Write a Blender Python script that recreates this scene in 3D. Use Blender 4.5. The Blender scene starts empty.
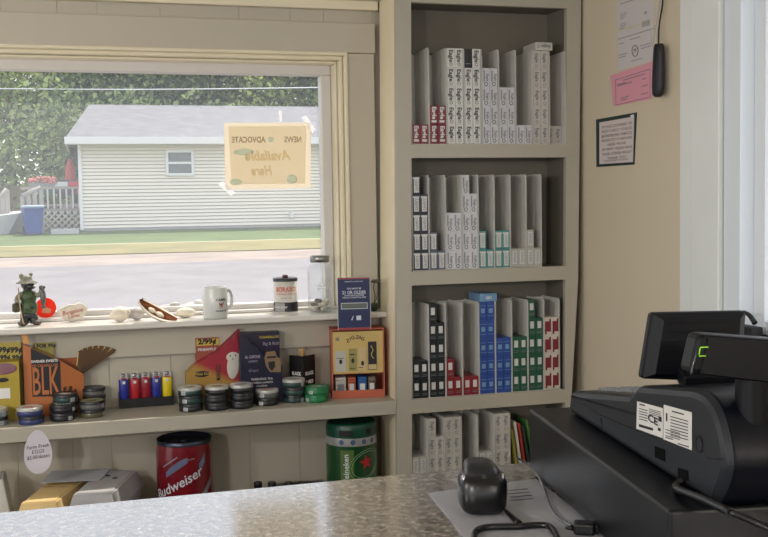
import bpy, bmesh, math, random
from mathutils import Vector, Matrix
random.seed(7)
SC = bpy.context.scene
COL = SC.collection
R = math.radians

# ------------------------------------------------------------------ camera
CX, CY, F, EYE = 384.0, 268.5, 1024.0, 1.55
_r = lambda u, v: Vector((u - CX, v - CY, F)).normalized()
AX = _r(4038, 143)
AY = _r(95, 210); AY = (AY - AX * AX.dot(AY)).normalized()
AZ = AX.cross(AY)
if AZ.y > 0: AZ = -AZ
def ray(u, v):
    d = Vector((u - CX, v - CY, F))
    return Vector((d.dot(AX), d.dot(AY), d.dot(AZ)))
O = Vector((0, 0, EYE))
def on_y(u, v, y): r = ray(u, v); return O + r * (y / r.y)
def on_z(u, v, z): r = ray(u, v); return O + r * ((z - EYE) / r.z)
def on_x(u, v, x): r = ray(u, v); return O + r * (x / r.x)
def on_plane(u, v, p, n): r = ray(u, v); return O + r * ((p - O).dot(n) / r.dot(n))
cam = bpy.data.objects.new('camera', bpy.data.cameras.new('camera'))
COL.objects.link(cam)
cam.data.sensor_width = 36; cam.data.lens = F / 768 * 36
cam.data.clip_start = 0.02; cam.data.clip_end = 500
right = Vector((AX.x, AY.x, AZ.x)); up = -Vector((AX.y, AY.y, AZ.y)); back = -Vector((AX.z, AY.z, AZ.z))
mw = Matrix((right, up, back)).transposed().to_4x4(); mw.translation = O
cam.matrix_world = mw
SC.camera = cam

# ------------------------------------------------------------------ materials
def lin(c):
    f = lambda x: x / 12.92 if x <= .04045 else ((x + .055) / 1.055) ** 2.4
    return tuple(f(x / 255) for x in c) + (1,)
MATS = {}
def mat(name, rgb, rough=.6, metal=0, vary=0, vscale=8, bump=0, bscale=60, coat=0, emit=0, spec=.5, trans=0, alpha=1, stretch=None):
    if name in MATS: return MATS[name]
    m = bpy.data.materials.new(name); m.use_nodes = True
    nt = m.node_tree; b = nt.nodes['Principled BSDF']
    b.inputs['Base Color'].default_value = lin(rgb)
    b.inputs['Roughness'].default_value = rough
    b.inputs['Metallic'].default_value = metal
    b.inputs['Specular IOR Level'].default_value = spec
    b.inputs['Coat Weight'].default_value = coat
    b.inputs['Transmission Weight'].default_value = trans
    b.inputs['Alpha'].default_value = alpha
    if emit:
        b.inputs['Emission Color'].default_value = lin(rgb); b.inputs['Emission Strength'].default_value = emit
    tc = nt.nodes.new('ShaderNodeTexCoord')
    src = tc.outputs['Object']
    if stretch:
        mp = nt.nodes.new('ShaderNodeMapping'); mp.inputs['Scale'].default_value = stretch
        nt.links.new(src, mp.inputs['Vector']); src = mp.outputs['Vector']
    if vary:
        n = nt.nodes.new('ShaderNodeTexNoise'); n.inputs['Scale'].default_value = vscale; n.inputs['Detail'].default_value = 4
        nt.links.new(src, n.inputs['Vector'])
        hs = nt.nodes.new('ShaderNodeHueSaturation'); hs.inputs['Color'].default_value = lin(rgb)
        mr = nt.nodes.new('ShaderNodeMapRange'); mr.inputs['From Min'].default_value = .25; mr.inputs['From Max'].default_value = .75
        mr.inputs['To Min'].default_value = 1 - vary; mr.inputs['To Max'].default_value = 1 + vary
        nt.links.new(n.outputs['Fac'], mr.inputs['Value']); nt.links.new(mr.outputs['Result'], hs.inputs['Value'])
        nt.links.new(hs.outputs['Color'], b.inputs['Base Color'])
    if bump:
        n2 = nt.nodes.new('ShaderNodeTexNoise'); n2.inputs['Scale'].default_value = bscale; n2.inputs['Detail'].default_value = 3
        nt.links.new(src, n2.inputs['Vector'])
        bp = nt.nodes.new('ShaderNodeBump'); bp.inputs['Strength'].default_value = bump; bp.inputs['Distance'].default_value = .002
        nt.links.new(n2.outputs['Fac'], bp.inputs['Height']); nt.links.new(bp.outputs['Normal'], b.inputs['Normal'])
    MATS[name] = m
    return m
def ramp_mat(name, stops, scale, rough=.5, kind='noise', detail=6, coat=0, stretch=None, bump=0):
    m = mat(name, stops[0][1], rough, coat=coat)
    nt = m.node_tree; b = nt.nodes['Principled BSDF']
    tc = [n for n in nt.nodes if n.type == 'TEX_COORD'][0]; src = tc.outputs['Object']
    if stretch:
        mp = nt.nodes.new('ShaderNodeMapping'); mp.inputs['Scale'].default_value = stretch
        nt.links.new(src, mp.inputs['Vector']); src = mp.outputs['Vector']
    if kind == 'noise':
        n = nt.nodes.new('ShaderNodeTexNoise'); n.inputs['Detail'].default_value = detail; n.inputs['Roughness'].default_value = .65
        o = n.outputs['Fac']
    else:
        n = nt.nodes.new('ShaderNodeTexVoronoi'); o = n.outputs['Color']
    n.inputs['Scale'].default_value = scale
    nt.links.new(src, n.inputs['Vector'])
    cr = nt.nodes.new('ShaderNodeValToRGB'); nt.links.new(o, cr.inputs['Fac'])
    els = cr.color_ramp.elements
    while len(els) < len(stops): els.new(.5)
    for e, (p, c) in zip(els, stops): e.position = p; e.color = lin(c)
    nt.links.new(cr.outputs['Color'], b.inputs['Base Color'])
    if bump:
        bp = nt.nodes.new('ShaderNodeBump'); bp.inputs['Strength'].default_value = bump; bp.inputs['Distance'].default_value = .01
        nt.links.new(o, bp.inputs['Height']); nt.links.new(bp.outputs['Normal'], b.inputs['Normal'])
    return m
def glass_mat(name, haze=.05, tint=(255, 255, 255), gloss=.06, hz=(235, 240, 245)):
    m = bpy.data.materials.new(name); m.use_nodes = True; nt = m.node_tree; nt.nodes.clear()
    out = nt.nodes.new('ShaderNodeOutputMaterial'); t = nt.nodes.new('ShaderNodeBsdfTransparent'); t.inputs[0].default_value = lin(tint)
    g = nt.nodes.new('ShaderNodeBsdfGlossy'); g.inputs['Roughness'].default_value = .05
    lw = nt.nodes.new('ShaderNodeLayerWeight'); lw.inputs['Blend'].default_value = .5
    pw_ = nt.nodes.new('ShaderNodeMath'); pw_.operation = 'POWER'; pw_.inputs[1].default_value = 4
    nt.links.new(lw.outputs['Facing'], pw_.inputs[0])
    mu = nt.nodes.new('ShaderNodeMath'); mu.operation = 'MULTIPLY_ADD'; mu.inputs[1].default_value = .5; mu.inputs[2].default_value = gloss
    nt.links.new(pw_.outputs[0], mu.inputs[0])
    mx = nt.nodes.new('ShaderNodeMixShader'); nt.links.new(mu.outputs[0], mx.inputs[0]); nt.links.new(t.outputs[0], mx.inputs[1]); nt.links.new(g.outputs[0], mx.inputs[2])
    d = nt.nodes.new('ShaderNodeBsdfTranslucent'); d.inputs[0].default_value = lin(hz)
    mx2 = nt.nodes.new('ShaderNodeMixShader'); mx2.inputs[0].default_value = haze
    nt.links.new(mx.outputs[0], mx2.inputs[1]); nt.links.new(d.outputs[0], mx2.inputs[2]); nt.links.new(mx2.outputs[0], out.inputs[0])
    MATS[name] = m; return m
def translucent(name, rgb, mixf=.5, rough=.5):
    m = bpy.data.materials.new(name); m.use_nodes = True; nt = m.node_tree
    b = nt.nodes['Principled BSDF']; b.inputs['Base Color'].default_value = lin(rgb); b.inputs['Roughness'].default_value = rough
    out = [n for n in nt.nodes if n.type == 'OUTPUT_MATERIAL'][0]
    d = nt.nodes.new('ShaderNodeBsdfTranslucent'); d.inputs[0].default_value = lin(rgb)
    mx = nt.nodes.new('ShaderNodeMixShader'); mx.inputs[0].default_value = mixf
    nt.links.new(b.outputs[0], mx.inputs[1]); nt.links.new(d.outputs[0], mx.inputs[2]); nt.links.new(mx.outputs[0], out.inputs[0])
    MATS[name] = m; return m

# ------------------------------------------------------------------ mesh helpers
class MB:
    def __init__(s): s.bm = bmesh.new(); s.mi = 0; s.smooth = False
    def _fin(s, faces, smooth=None):
        for f in faces:
            f.material_index = s.mi
            f.smooth = s.smooth if smooth is None else smooth
    def box(s, lo, hi, M=None, bevel=0, seg=2):
        t = bmesh.new()
        x0, y0, z0 = lo; x1, y1, z1 = hi
        v = [t.verts.new(p) for p in [(x0,y0,z0),(x1,y0,z0),(x1,y1,z0),(x0,y1,z0),(x0,y0,z1),(x1,y0,z1),(x1,y1,z1),(x0,y1,z1)]]
        for q in [(0,3,2,1),(4,5,6,7),(0,1,5,4),(1,2,6,5),(2,3,7,6),(3,0,4,7)]: t.faces.new([v[i] for i in q])
        if bevel: bmesh.ops.bevel(t, geom=t.edges[:], offset=bevel, segments=seg, profile=.5, affect='EDGES')
        return s.merge(t, M)
    def merge(s, t, M=None, smooth=None):
        if M is not None: bmesh.ops.transform(t, matrix=M, verts=t.verts[:])
        mp = {v: s.bm.verts.new(v.co) for v in t.verts}
        fs = []
        for f in t.faces:
            try: nf = s.bm.faces.new([mp[v] for v in f.verts]); nf.smooth = f.smooth; nf.material_index = s.mi; fs.append(nf)
            except ValueError: pass
        if smooth is not None:
            for f in fs: f.smooth = smooth
        t.free(); return s
    def hexa(s, p):      # 8 points: bottom 4 (ccw), top 4
        v = [s.bm.verts.new(q) for q in p]
        s._fin([s.bm.faces.new([v[i] for i in q]) for q in [(0,3,2,1),(4,5,6,7),(0,1,5,4),(1,2,6,5),(2,3,7,6),(3,0,4,7)]])
        return s
    def face(s, pts):
        s._fin([s.bm.faces.new([s.bm.verts.new(p) for p in pts])]); return s
    def prism(s, pts, vec, bevel=0, seg=2, smooth_sides=False, M=None):
        t = bmesh.new(); vec = Vector(vec)
        a = [t.verts.new(p) for p in pts]; b = [t.verts.new(Vector(p) + vec) for p in pts]
        n = len(pts); t.faces.new(a); t.faces.new(b[::-1])
        for i in range(n):
            f = t.faces.new([a[i], b[i], b[(i+1) % n], a[(i+1) % n]]); f.smooth = smooth_sides
        bmesh.ops.recalc_face_normals(t, faces=t.faces[:])
        if bevel:
            bmesh.ops.bevel(t, geom=t.edges[:], offset=bevel, segments=seg, profile=.5, affect='EDGES')
        return s.merge(t, M)
    def lathe(s, prof, c=(0,0,0), n=28, M=None, sx=1, sy=1):
        t = bmesh.new(); rings = []
        for r, z in prof:
            if r < 1e-6: rings.append([t.verts.new((0, 0, z))])
            else: rings.append([t.verts.new((r*sx*math.cos(2*math.pi*i/n), r*sy*math.sin(2*math.pi*i/n), z)) for i in range(n)])
        for k in range(len(rings)-1):
            A, B = rings[k], rings[k+1]
            if len(A) == 1 and len(B) == 1: continue
            for i in range(n):
                j = (i+1) % n
                if len(A) == 1: f = t.faces.new([A[0], B[j], B[i]])
                elif len(B) == 1: f = t.faces.new([A[i], A[j], B[0]])
                else: f = t.faces.new([A[i], A[j], B[j], B[i]])
                sharp = abs(prof[k][0]-prof[k+1][0]) > 3*abs(prof[k][1]-prof[k+1][1])
                f.smooth = not sharp
        bmesh.ops.recalc_face_normals(t, faces=t.faces[:])
        T = Matrix.Translation(c)
        return s.merge(t, T if M is None else T @ M)
    def ball(s, c, r, sub=2, jitter=0, M=None):
        t = bmesh.new(); bmesh.ops.create_icosphere(t, subdivisions=sub, radius=1)
        rr = (r, r, r) if isinstance(r, (int, float)) else r
        for v in t.verts:
            k = 1 + (random.uniform(-jitter, jitter) if jitter else 0)
            v.co = Vector((v.co.x*rr[0]*k, v.co.y*rr[1]*k, v.co.z*rr[2]*k))
        for f in t.faces: f.smooth = True
        T = Matrix.Translation(c)
        return s.merge(t, T if M is None else T @ M)
    def tube(s, pts, r, n=8, smooth_n=0, flat=1):
        pts = [Vector(p) for p in pts]
        if smooth_n: pts = spline(pts, smooth_n)
        rs = r if isinstance(r, (list, tuple)) else [r]*len(pts)
        if len(rs) != len(pts): rs = [rs[0] + (rs[-1]-rs[0])*i/(len(pts)-1) for i in range(len(pts))]
        t = bmesh.new(); rings = []; prev = None
        for i, p in enumerate(pts):
            d = (pts[min(i+1, len(pts)-1)] - pts[max(i-1, 0)]).normalized()
            if prev is None:
                a = Vector((0, 0, 1)) if abs(d.z) < .9 else Vector((1, 0, 0)); e = d.cross(a).normalized()
            else: e = (prev - d*prev.dot(d)).normalized()
            prev = e; g = d.cross(e)
            rings.append([t.verts.new(p + (e*math.cos(2*math.pi*k/n)*flat + g*math.sin(2*math.pi*k/n))*rs[i]) for k in range(n)])
        for A, B in zip(rings, rings[1:]):
            for k in range(n): t.faces.new([A[k], A[(k+1) % n], B[(k+1) % n], B[k]]).smooth = True
        t.faces.new(rings[0][::-1]); t.faces.new(rings[-1])
        bmesh.ops.recalc_face_normals(t, faces=t.faces[:])
        return s.merge(t)
    def build(s, name, m, parent=None, world=False):
        me = bpy.data.meshes.new(name)
        if world and parent is not None:
            bmesh.ops.transform(s.bm, matrix=WM[parent.name].inverted(), verts=s.bm.verts[:])
        s.bm.normal_update(); s.bm.to_mesh(me); s.bm.free()
        for q in (m if isinstance(m, (list, tuple)) else [m]): me.materials.append(q)
        o = bpy.data.objects.new(name, me); COL.objects.link(o); o.parent = parent
        return o
def spline(P, k):
    out = []
    for i in range(len(P)-1):
        p0 = P[max(i-1, 0)]; p1 = P[i]; p2 = P[i+1]; p3 = P[min(i+2, len(P)-1)]
        for j in range(k):
            t = j/k
            out.append(.5*((2*p1) + (p2-p0)*t + (2*p0-5*p1+4*p2-p3)*t*t + (-p0+3*p1-3*p2+p3)*t**3))
    return out + [P[-1]]
WM = {}
def thing(name, label, cat, loc=(0,0,0), rz=0, group=None, M=None):
    o = bpy.data.objects.new(name, None); COL.objects.link(o); o.empty_display_size = .02
    if M is None: M = Matrix.Translation(loc) @ Matrix.Rotation(rz, 4, 'Z')
    o.matrix_world = M
    WM[o.name] = M.copy()
    return tag(o, label, cat, group)
def tag(o, label, cat, group=None):
    o['label'] = label; o['category'] = cat
    if group: o['group'] = group
    return o
def struct(name, mb, m):
    o = mb.build(name, m); o['kind'] = 'structure'; return o
def dup(root, M, label=None):
    def cp(o, par):
        c = o.copy(); COL.objects.link(c); c.parent = par
        for ch in list(o.children): cp(ch, c)
        return c
    c = cp(root, None); c.matrix_world = M; WM[c.name] = M.copy()
    if label: c['label'] = label
    return c
TXT = {}
def text_mesh(s, size=1, shear=0, bold=0, space=1, sx=1):
    k = (s, size, shear, bold, space, sx)
    if k in TXT: return TXT[k]
    cu = bpy.data.curves.new('lettering', 'FONT'); cu.body = s; cu.size = size; cu.shear = shear
    cu.align_x = 'CENTER'; cu.align_y = 'CENTER'; cu.resolution_u = 2; cu.offset = bold*size; cu.space_character = space
    cu.extrude = 0
    o = bpy.data.objects.new('lettering', cu); COL.objects.link(o)
    dg = bpy.context.evaluated_depsgraph_get()
    me = bpy.data.meshes.new_from_object(o.evaluated_get(dg))
    bpy.data.objects.remove(o); bpy.data.curves.remove(cu)
    if sx != 1:
        for v in me.vertices: v.co.x *= sx
    TXT[k] = me
    return me
def text(s, size, m, parent, M, name='lettering', fit=None, **kw):
    """flat lettering in the parent's frame; M maps text x-right y-up z-toward-reader"""
    me = text_mesh(s, size, **kw).copy()
    if fit:
        w = max(v.co.x for v in me.vertices) - min(v.co.x for v in me.vertices)
        for v in me.vertices: v.co.x *= fit/w
    me.transform(M @ Matrix.Translation((0, 0, .0004)))
    me.materials.clear(); me.materials.append(m)
    o = bpy.data.objects.new(name, me); COL.objects.link(o); o.parent = parent
    return o
def wrap_text(s, size, m, parent, r, z, ang=-math.pi/2, rot=0, name='lettering', **kw):
    me = text_mesh(s, size, **kw).copy()
    c, q = math.cos(rot), math.sin(rot)
    for v in me.vertices:
        x, y = v.co.x*c - v.co.y*q, v.co.x*q + v.co.y*c
        a = ang + x/r
        v.co = Vector((math.cos(a)*(r+.0006), math.sin(a)*(r+.0006), z+y))
    me.materials.clear(); me.materials.append(m)
    o = bpy.data.objects.new(name, me); COL.objects.link(o); o.parent = parent
    return o
def wrap_patch(mb, r, a0, a1, z0, z1, n=10, shape=None):
    """patch bent onto a cylinder; shape(u) -> (zlo,zhi)"""
    V = []
    for i in range(n+1):
        a = a0 + (a1-a0)*i/n; lo, hi = (z0, z1) if shape is None else shape(i/n)
        V.append((mb.bm.verts.new((r*math.cos(a), r*math.sin(a), lo)), mb.bm.verts.new((r*math.cos(a), r*math.sin(a), hi))))
    for (a, b), (c, d) in zip(V, V[1:]):
        f = mb.bm.faces.new([a, c, d, b]); f.smooth = True; f.material_index = mb.mi
def FR(loc, rz=0, rx=90):      # frame whose text faces -y
    return Matrix.Translation(loc) @ Matrix.Rotation(rz, 4, 'Z') @ Matrix.Rotation(R(rx), 4, 'X')

# ------------------------------------------------------------------ palette
PAINT = mat('cream_paint', (184, 177, 162), .5, vary=.03, vscale=3, bump=.15, bscale=35)
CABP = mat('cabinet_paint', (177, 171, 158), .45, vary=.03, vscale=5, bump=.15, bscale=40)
SIDEP = mat('cabinet_side_daylit', (232, 219, 190), .5, vary=.05, vscale=9, bump=.3, bscale=25)  # paler than the cabinet front: daylight from the left put into the colour
WALLR = mat('warm_wall_paint', (216, 203, 180), .6, vary=.03, vscale=2, bump=.2, bscale=30)
TRIMW = mat('white_trim_paint', (214, 210, 200), .4, vary=.02, vscale=4)
SASH = mat('sash_vinyl', (208, 204, 200), .4)
SILLP = mat('sill_paint', (214, 210, 202), .3, coat=.3, vary=.03, vscale=12)
BLACK = mat('black_plastic', (12, 13, 17), .35)
BLACKM = mat('black_matte', (16, 16, 18), .6)
WHITE = mat('white_card', (225, 224, 222), .5)
INK = mat('dark_ink', (34, 34, 38), .6)
REDINK = mat('red_ink', (165, 40, 38), .6)
GOLD = mat('yellow_ink', (206, 178, 66), .5)
METAL = mat('brushed_metal', (176, 176, 178), .3, 1)
CHROME = mat('chrome', (215, 217, 222), .15, 1)
ORANGE = mat('orange_card', (184, 110, 60), .5)

# ------------------------------------------------------------------ room shell
YC, YW = 2.68, 2.868            # cabinet front plane, window wall plane
XR = 1.354                      # right wall plane
ZSH, ZLO, ZSILL, ZC = 1.012, .69, 1.249, 1.14
XL = -2.6; YB = -2.6; ZCEIL = 2.13
WX0, WX1, WZ0, WZ1 = -1.75, .70, 1.235, 1.982      # window opening in window wall
b = MB(); b.box((XL, YB, -.05), (XR+.2, YW+.2, 0)); struct('floor', b, ramp_mat('floor_vinyl', [(.3, (120, 108, 92)), (.7, (150, 138, 120))], 6, .5))
b = MB(); b.box((XL, YB, ZCEIL), (XR+.2, YW+.2, ZCEIL+.05)); struct('ceiling', b, mat('ceiling_paint', (226, 222, 210), .7))
# window wall, of vertical boards with narrow gaps
seams = [on_y(u, 10, YW).x for u in (57, 97, 160, 238.6, 290, 323.5, 371.5)]
xs = [XL]
x = seams[0] - .14
left = []
while x > XL: left.append(x); x -= random.choice([.1, .16, .13])
xs += left[::-1] + seams
x = seams[-1] + .14
while x < XR: xs.append(x); x += .15
xs.append(XR+.2)
b = MB()
b.box((XL, YW+.002, 0), (WX0, YW+.16, ZCEIL)); b.box((WX1, YW+.002, 0), (XR+.2, YW+.16, ZCEIL))
b.box((WX0, YW+.002, 0), (WX1, YW+.16, WZ0-.02)); b.box((WX0, YW+.002, WZ1), (WX1, YW+.16, ZCEIL))
g = .0007
for x0, x1 in zip(xs, xs[1:]):
    def brd(a, c, z0, z1):
        if c-a > .004: b.box((a+g, YW, z0), (c-g, YW+.0118, z1), bevel=.0005, seg=1)
    if x1 <= WX0 or x0 >= WX1: brd(x0, x1, 0, ZCEIL)
    else:
        brd(x0, x1, 0, WZ0-.03); brd(x0, x1, WZ1+.005, ZCEIL)
struct('wall_back', b, PAINT)
b = MB(); b.box((XL, YW-.022, 2.103), (on_y(378, 5, YW).x-.005, YW-.0005, ZCEIL-.0005), bevel=.003); struct('trim_1', b, mat('light_crown_paint', (226, 216, 192), .45))
# right wall with a window opening
RW_Y0, RW_Y1, RW_Z0, RW_Z1 = .75, 1.93, on_y(756, 336, 1.88).z, 2.075
b = MB()
b.box((XR, YB, 0), (XR+.14, RW_Y0, ZCEIL)); b.box((XR, RW_Y1, 0), (XR+.14, YW, ZCEIL))
b.box((XR, RW_Y0, 0), (XR+.14, RW_Y1, RW_Z0)); b.box((XR, RW_Y0, RW_Z1), (XR+.14, RW_Y1, ZCEIL))
struct('wall_right', b, WALLR)
# left wall and rear wall, both behind the camera's view; unseen openings added to let daylight in
b = MB(); b.box((XL-.1, YB, 0), (XL, YW, .35)); b.box((XL-.1, YB, 2.08), (XL, YW, ZCEIL)); b.box((XL-.1, YB, .35), (XL, -2.3, 2.08)); b.box((XL-.1, 2.45, .35), (XL, YW, 2.08))
for yy in (-.75, .85): b.box((XL-.08, yy-.03, .35), (XL-.02, yy+.03, 2.08))
struct('wall_left', b, PAINT)
b = MB()
b.box((XL, YB-.12, 0), (XR, YB, .9)); b.box((XL, YB-.12, 2.0), (XR, YB, ZCEIL))
b.box((XL, YB-.12, .9), (XL+.25, YB, 2.0)); b.box((XR-.25, YB-.12, .9), (XR, YB, 2.0))
struct('wall_front', b, PAINT)

# ------------------------------------------------------------------ picture window
wnd = bpy.data.objects.new('window_1', None); COL.objects.link(wnd); wnd['kind'] = 'structure'; WM['window_1'] = Matrix()
cx1 = .781
b = MB()       # flat casing boards
b.box((WX0-.09, YW-.020, WZ1), (cx1+.004, YW-.0005, 2.066), bevel=.002)
b.box((.7015, YW-.019, WZ0+.02), (cx1, YW-.0005, WZ1-.001), bevel=.002)
b.box((WX0-.09, YW-.019, WZ0+.02), (WX0-.001, YW-.0005, WZ1-.001), bevel=.002)
b.build('casing', PAINT, wnd)
def ring(b, x0, x1, z0, z1, w, y0, y1, bev=.002, bottom=True):
    b.box((x0, y0, z1-w), (x1, y1, z1), bevel=bev)
    b.box((x0, y0, z0), (x0+w, y1, z1-w-.0002), bevel=bev); b.box((x1-w, y0, z0), (x1, y1, z1-w-.0002), bevel=bev)
    if bottom: b.box((x0+w, y0, z0), (x1-w, y1, z0+w), bevel=bev)
b = MB()
ring(b, WX0, WX1+.001, ZSILL+.001, WZ1+.001, .009, YW-.026, YW+.10, bottom=False)
ring(b, WX0+.009, WX1-.009, ZSILL+.001, WZ1-.008, .010, YW-.006, YW+.10, bottom=False)
ring(b, WX0+.019, WX1-.020, ZSILL+.001, WZ1-.019, .006, YW+.02, YW+.10, bottom=False)
b.build('window_stop', mat('bead_paint', (222, 212, 186), .4), wnd)
b = MB(); ring(b, WX0+.024, WX1-.026, 1.243, WZ1-.022, .030, YW+.072, YW+.118, .003); b.box((WX0+.024, YW+.04, ZSILL+.0005), (WX1-.026, YW+.07, 1.258), bevel=.002)
b.build('sash', SASH, wnd)
GLASS = glass_mat('window_glass', haze=.07, gloss=.01)
b = MB(); b.box((WX0+.05, YW+.104, 1.262), (WX1-.05, YW+.108, WZ1-.045)); b.build('pane', GLASS, wnd)
b = MB(); b.box((WX0-.12, 2.776, ZSILL-.0165), (cx1+.006, YW+.16, ZSILL), bevel=.004, seg=3); o = b.build('sill', SILLP, wnd)
b = MB(); b.box((WX0-.1, YW-.022, 1.15), (cx1+.004, YW-.0005, ZSILL-.0167), bevel=.002); b.build('apron', PAINT, wnd)

# right window
w2 = bpy.data.objects.new('window_2', None); COL.objects.link(w2); w2['kind'] = 'structure'
RZT = 2.045
b = MB()
b.box((XR-.016, 2.106, 1.0), (XR-.0005, 2.158, ZCEIL-.001), bevel=.003)
b.box((XR-.022, 1.992, 1.0), (XR-.0005, 2.097, ZCEIL-.001), bevel=.002)
b.build('casing', mat('window_trim_white', (232, 236, 234), .45, vary=.03, vscale=6), w2)
b = MB(); b.box((XR-.010, 2.0975, 1.0), (XR-.0005, 2.1055, ZCEIL-.001)); b.build('gap_shade_strip', mat('gap_shade_brown', (120, 106, 92), .7), w2)  # brown strip painted in for the shade between the casing boards
b = MB()
b.box((XR-.012, RW_Y1-.004, 1.1), (XR+.1, 1.986, 2.09), bevel=.002)
b.box((XR-.012, RW_Y0-.06, 2.062), (XR+.1, RW_Y1-.005, 2.10), bevel=.002)
b.box((XR-.012, RW_Y0-.06, 1.1), (XR+.1, RW_Y0+.004, 2.061), bevel=.002)
b.build('jamb', mat('jamb_paint', (226, 234, 242), .4), w2)
b = MB()
b.box((XR+.022, RW_Y1-.043, RW_Z0), (XR+.06, RW_Y1-.0045, 2.061), bevel=.002); b.box((XR+.022, RW_Y0+.0045, RW_Z0), (XR+.06, RW_Y0+.04, 2.061), bevel=.002)
b.box((XR+.022, RW_Y0+.04, 2.036), (XR+.06, RW_Y1-.0435, 2.061), bevel=.002); b.box((XR+.022, RW_Y0+.04, RW_Z0), (XR+.06, RW_Y1-.0435, RW_Z0+.03), bevel=.002)
b.build('sash', mat('sash_white', (226, 230, 236), .35), w2)
b = MB(); b.box((XR+.04, RW_Y0+.041, RW_Z0+.0305), (XR+.044, RW_Y1-.044, 2.035)); b.build('pane', GLASS, w2)
b = MB(); b.box((XR-.05, RW_Y0-.08, RW_Z0-.022), (XR+.1, 1.985, RW_Z0), bevel=.003); b.build('sill', SILLP, w2)

# ------------------------------------------------------------------ shelf unit on the right (cubbies)
YBK = YC + .133
xl0 = lambda z: .783 + (z-1.017)*.0138
xl1 = lambda z: .826 + (z-1.014)*.0138
xr0 = lambda z: 1.289 + (z-1.003)*.0118
xr1 = lambda z: 1.308 if z < .972 else (1.308 + (z-.972)*.068) if z < 1.325 else 1.332 + (z-1.325)*.0177
cab = thing('cubby_shelf_unit', 'tall built-in beige shelf unit with open cubbies full of cigarette packs', 'shelf unit', (1.06, 2.76, 0))
def quadbar(b, z0, z1, xa, xb, y0, y1):
    b.hexa([(xa(z0), y0, z0), (xb(z0), y0, z0), (xb(z0), y1, z0), (xa(z0), y1, z0), (xa(z1), y0, z1), (xb(z1), y0, z1), (xb(z1), y1, z1), (xa(z1), y1, z1)])
zt = ZCEIL-.002
lf = lambda z: xl0(z)
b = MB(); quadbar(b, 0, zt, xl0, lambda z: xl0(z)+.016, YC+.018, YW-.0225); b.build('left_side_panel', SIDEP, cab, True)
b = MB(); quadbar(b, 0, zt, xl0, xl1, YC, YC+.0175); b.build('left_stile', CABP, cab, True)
b = MB()
for z0, z1 in ((0, .972), (.972, 1.325), (1.325, zt)): quadbar(b, z0, z1, xr0, xr1, YC, YC+.0175)
b.build('right_stile', CABP, cab, True)
INT = mat('cubby_interior_shade', (112, 106, 95), .55, vary=.04, vscale=6)  # shade inside the cubbies put into a darker base colour
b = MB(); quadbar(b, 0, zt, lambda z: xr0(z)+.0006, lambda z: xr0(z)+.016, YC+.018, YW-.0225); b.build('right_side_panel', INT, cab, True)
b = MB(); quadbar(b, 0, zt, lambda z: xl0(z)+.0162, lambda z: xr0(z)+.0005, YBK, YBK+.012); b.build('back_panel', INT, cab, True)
SHZ = [(1.677, 1.714), (1.328, 1.367), (.972, 1.011), (ZLO-.03, ZLO), (2.096, zt)]
for z0, z1 in SHZ:
    b = MB()
    if z0 < 1: quadbar(b, z0, z1, xl1, xr0, YC, YC+.0175)
    else: quadbar(b, z0, z1, xl1, xr0, YC, YC+.0175)
    b.build('face_rail', CABP, cab, True)
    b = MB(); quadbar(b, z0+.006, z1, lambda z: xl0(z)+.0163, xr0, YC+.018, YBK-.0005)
    b.build('cubby_shelf', INT, cab, True)

# long left shelf, front edge flush with the cubby unit
b = MB(); b.box((XL+.01, YC, .974), (.782, YW-.0015, ZSH), bevel=.0025); o = b.build('wall_shelf', CABP); tag(o, 'long beige wall shelf below the picture window holding tins, lighters and cartons', 'shelf')
b = MB(); b.box((XL+.01, 2.54, ZLO-.03), (.779, YW-.0015, ZLO), bevel=.0025); o = b.build('lower_wall_shelf', CABP); tag(o, 'lower beige shelf behind the counter holding kegs and egg cartons', 'shelf')

# ------------------------------------------------------------------ cigarette packs and trays
PW, PD, PH = .0226, .088, .0522
KINDS = {}
def pk_mats():
    return dict(
        white=((214, 214, 210), WHITE), maroon=((122, 30, 46), WHITE), silver=((206, 206, 212), WHITE), navy=((38, 44, 60), WHITE),
        teal=((72, 140, 136), WHITE), slate=((84, 92, 108), WHITE), grey=((178, 176, 168), WHITE), black=((26, 34, 38), WHITE), red=((132, 26, 40), WHITE),
        blue=((34, 72, 150), WHITE), green=((22, 84, 62), WHITE), cream=((206, 200, 190), WHITE), ink=((30, 30, 32), WHITE), skyblue=((110, 150, 190), WHITE), plain=((196, 192, 186), WHITE))
COLN = dict(white='white', maroon='maroon', silver='silver white', navy='navy', teal='teal', slate='slate grey', grey='pale grey', black='black', red='dark red', blue='blue', green='green', cream='cream and maroon', ink='black', skyblue='light blue', plain='plain white')
PM = {k: mat('pack_'+k, v[0], .35, coat=.2) for k, v in pk_mats().items()}
PALE = mat('pack_label_pale', (206, 206, 206), .5); PLINE = mat('pack_print_grey', (110, 112, 122), .5)
def front(parent, name, m, rects):
    b = MB()
    for x0, z0, x1, z1 in rects: b.box((x0, -.0006, z0), (x1, -.00005, z1))
    return b.build(name, m, parent)
def ringz(b, x, z, r, w=.0011, n=12):
    for i in range(n):
        a0, a1 = 2*math.pi*i/n, 2*math.pi*(i+1)/n
        b.face([(x+r*math.cos(a0), -.0007, z+r*math.sin(a0)), (x+r*math.cos(a1), -.0007, z+r*math.sin(a1)), (x+(r-w)*math.cos(a1), -.0007, z+(r-w)*math.sin(a1)), (x+(r-w)*math.cos(a0), -.0007, z+(r-w)*math.sin(a0))])
def VT(x, z): return Matrix.Translation((x, -.0005, z)) @ Matrix.Rotation(R(90), 4, 'X') @ Matrix.Rotation(R(-90), 4, 'Z')
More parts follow.
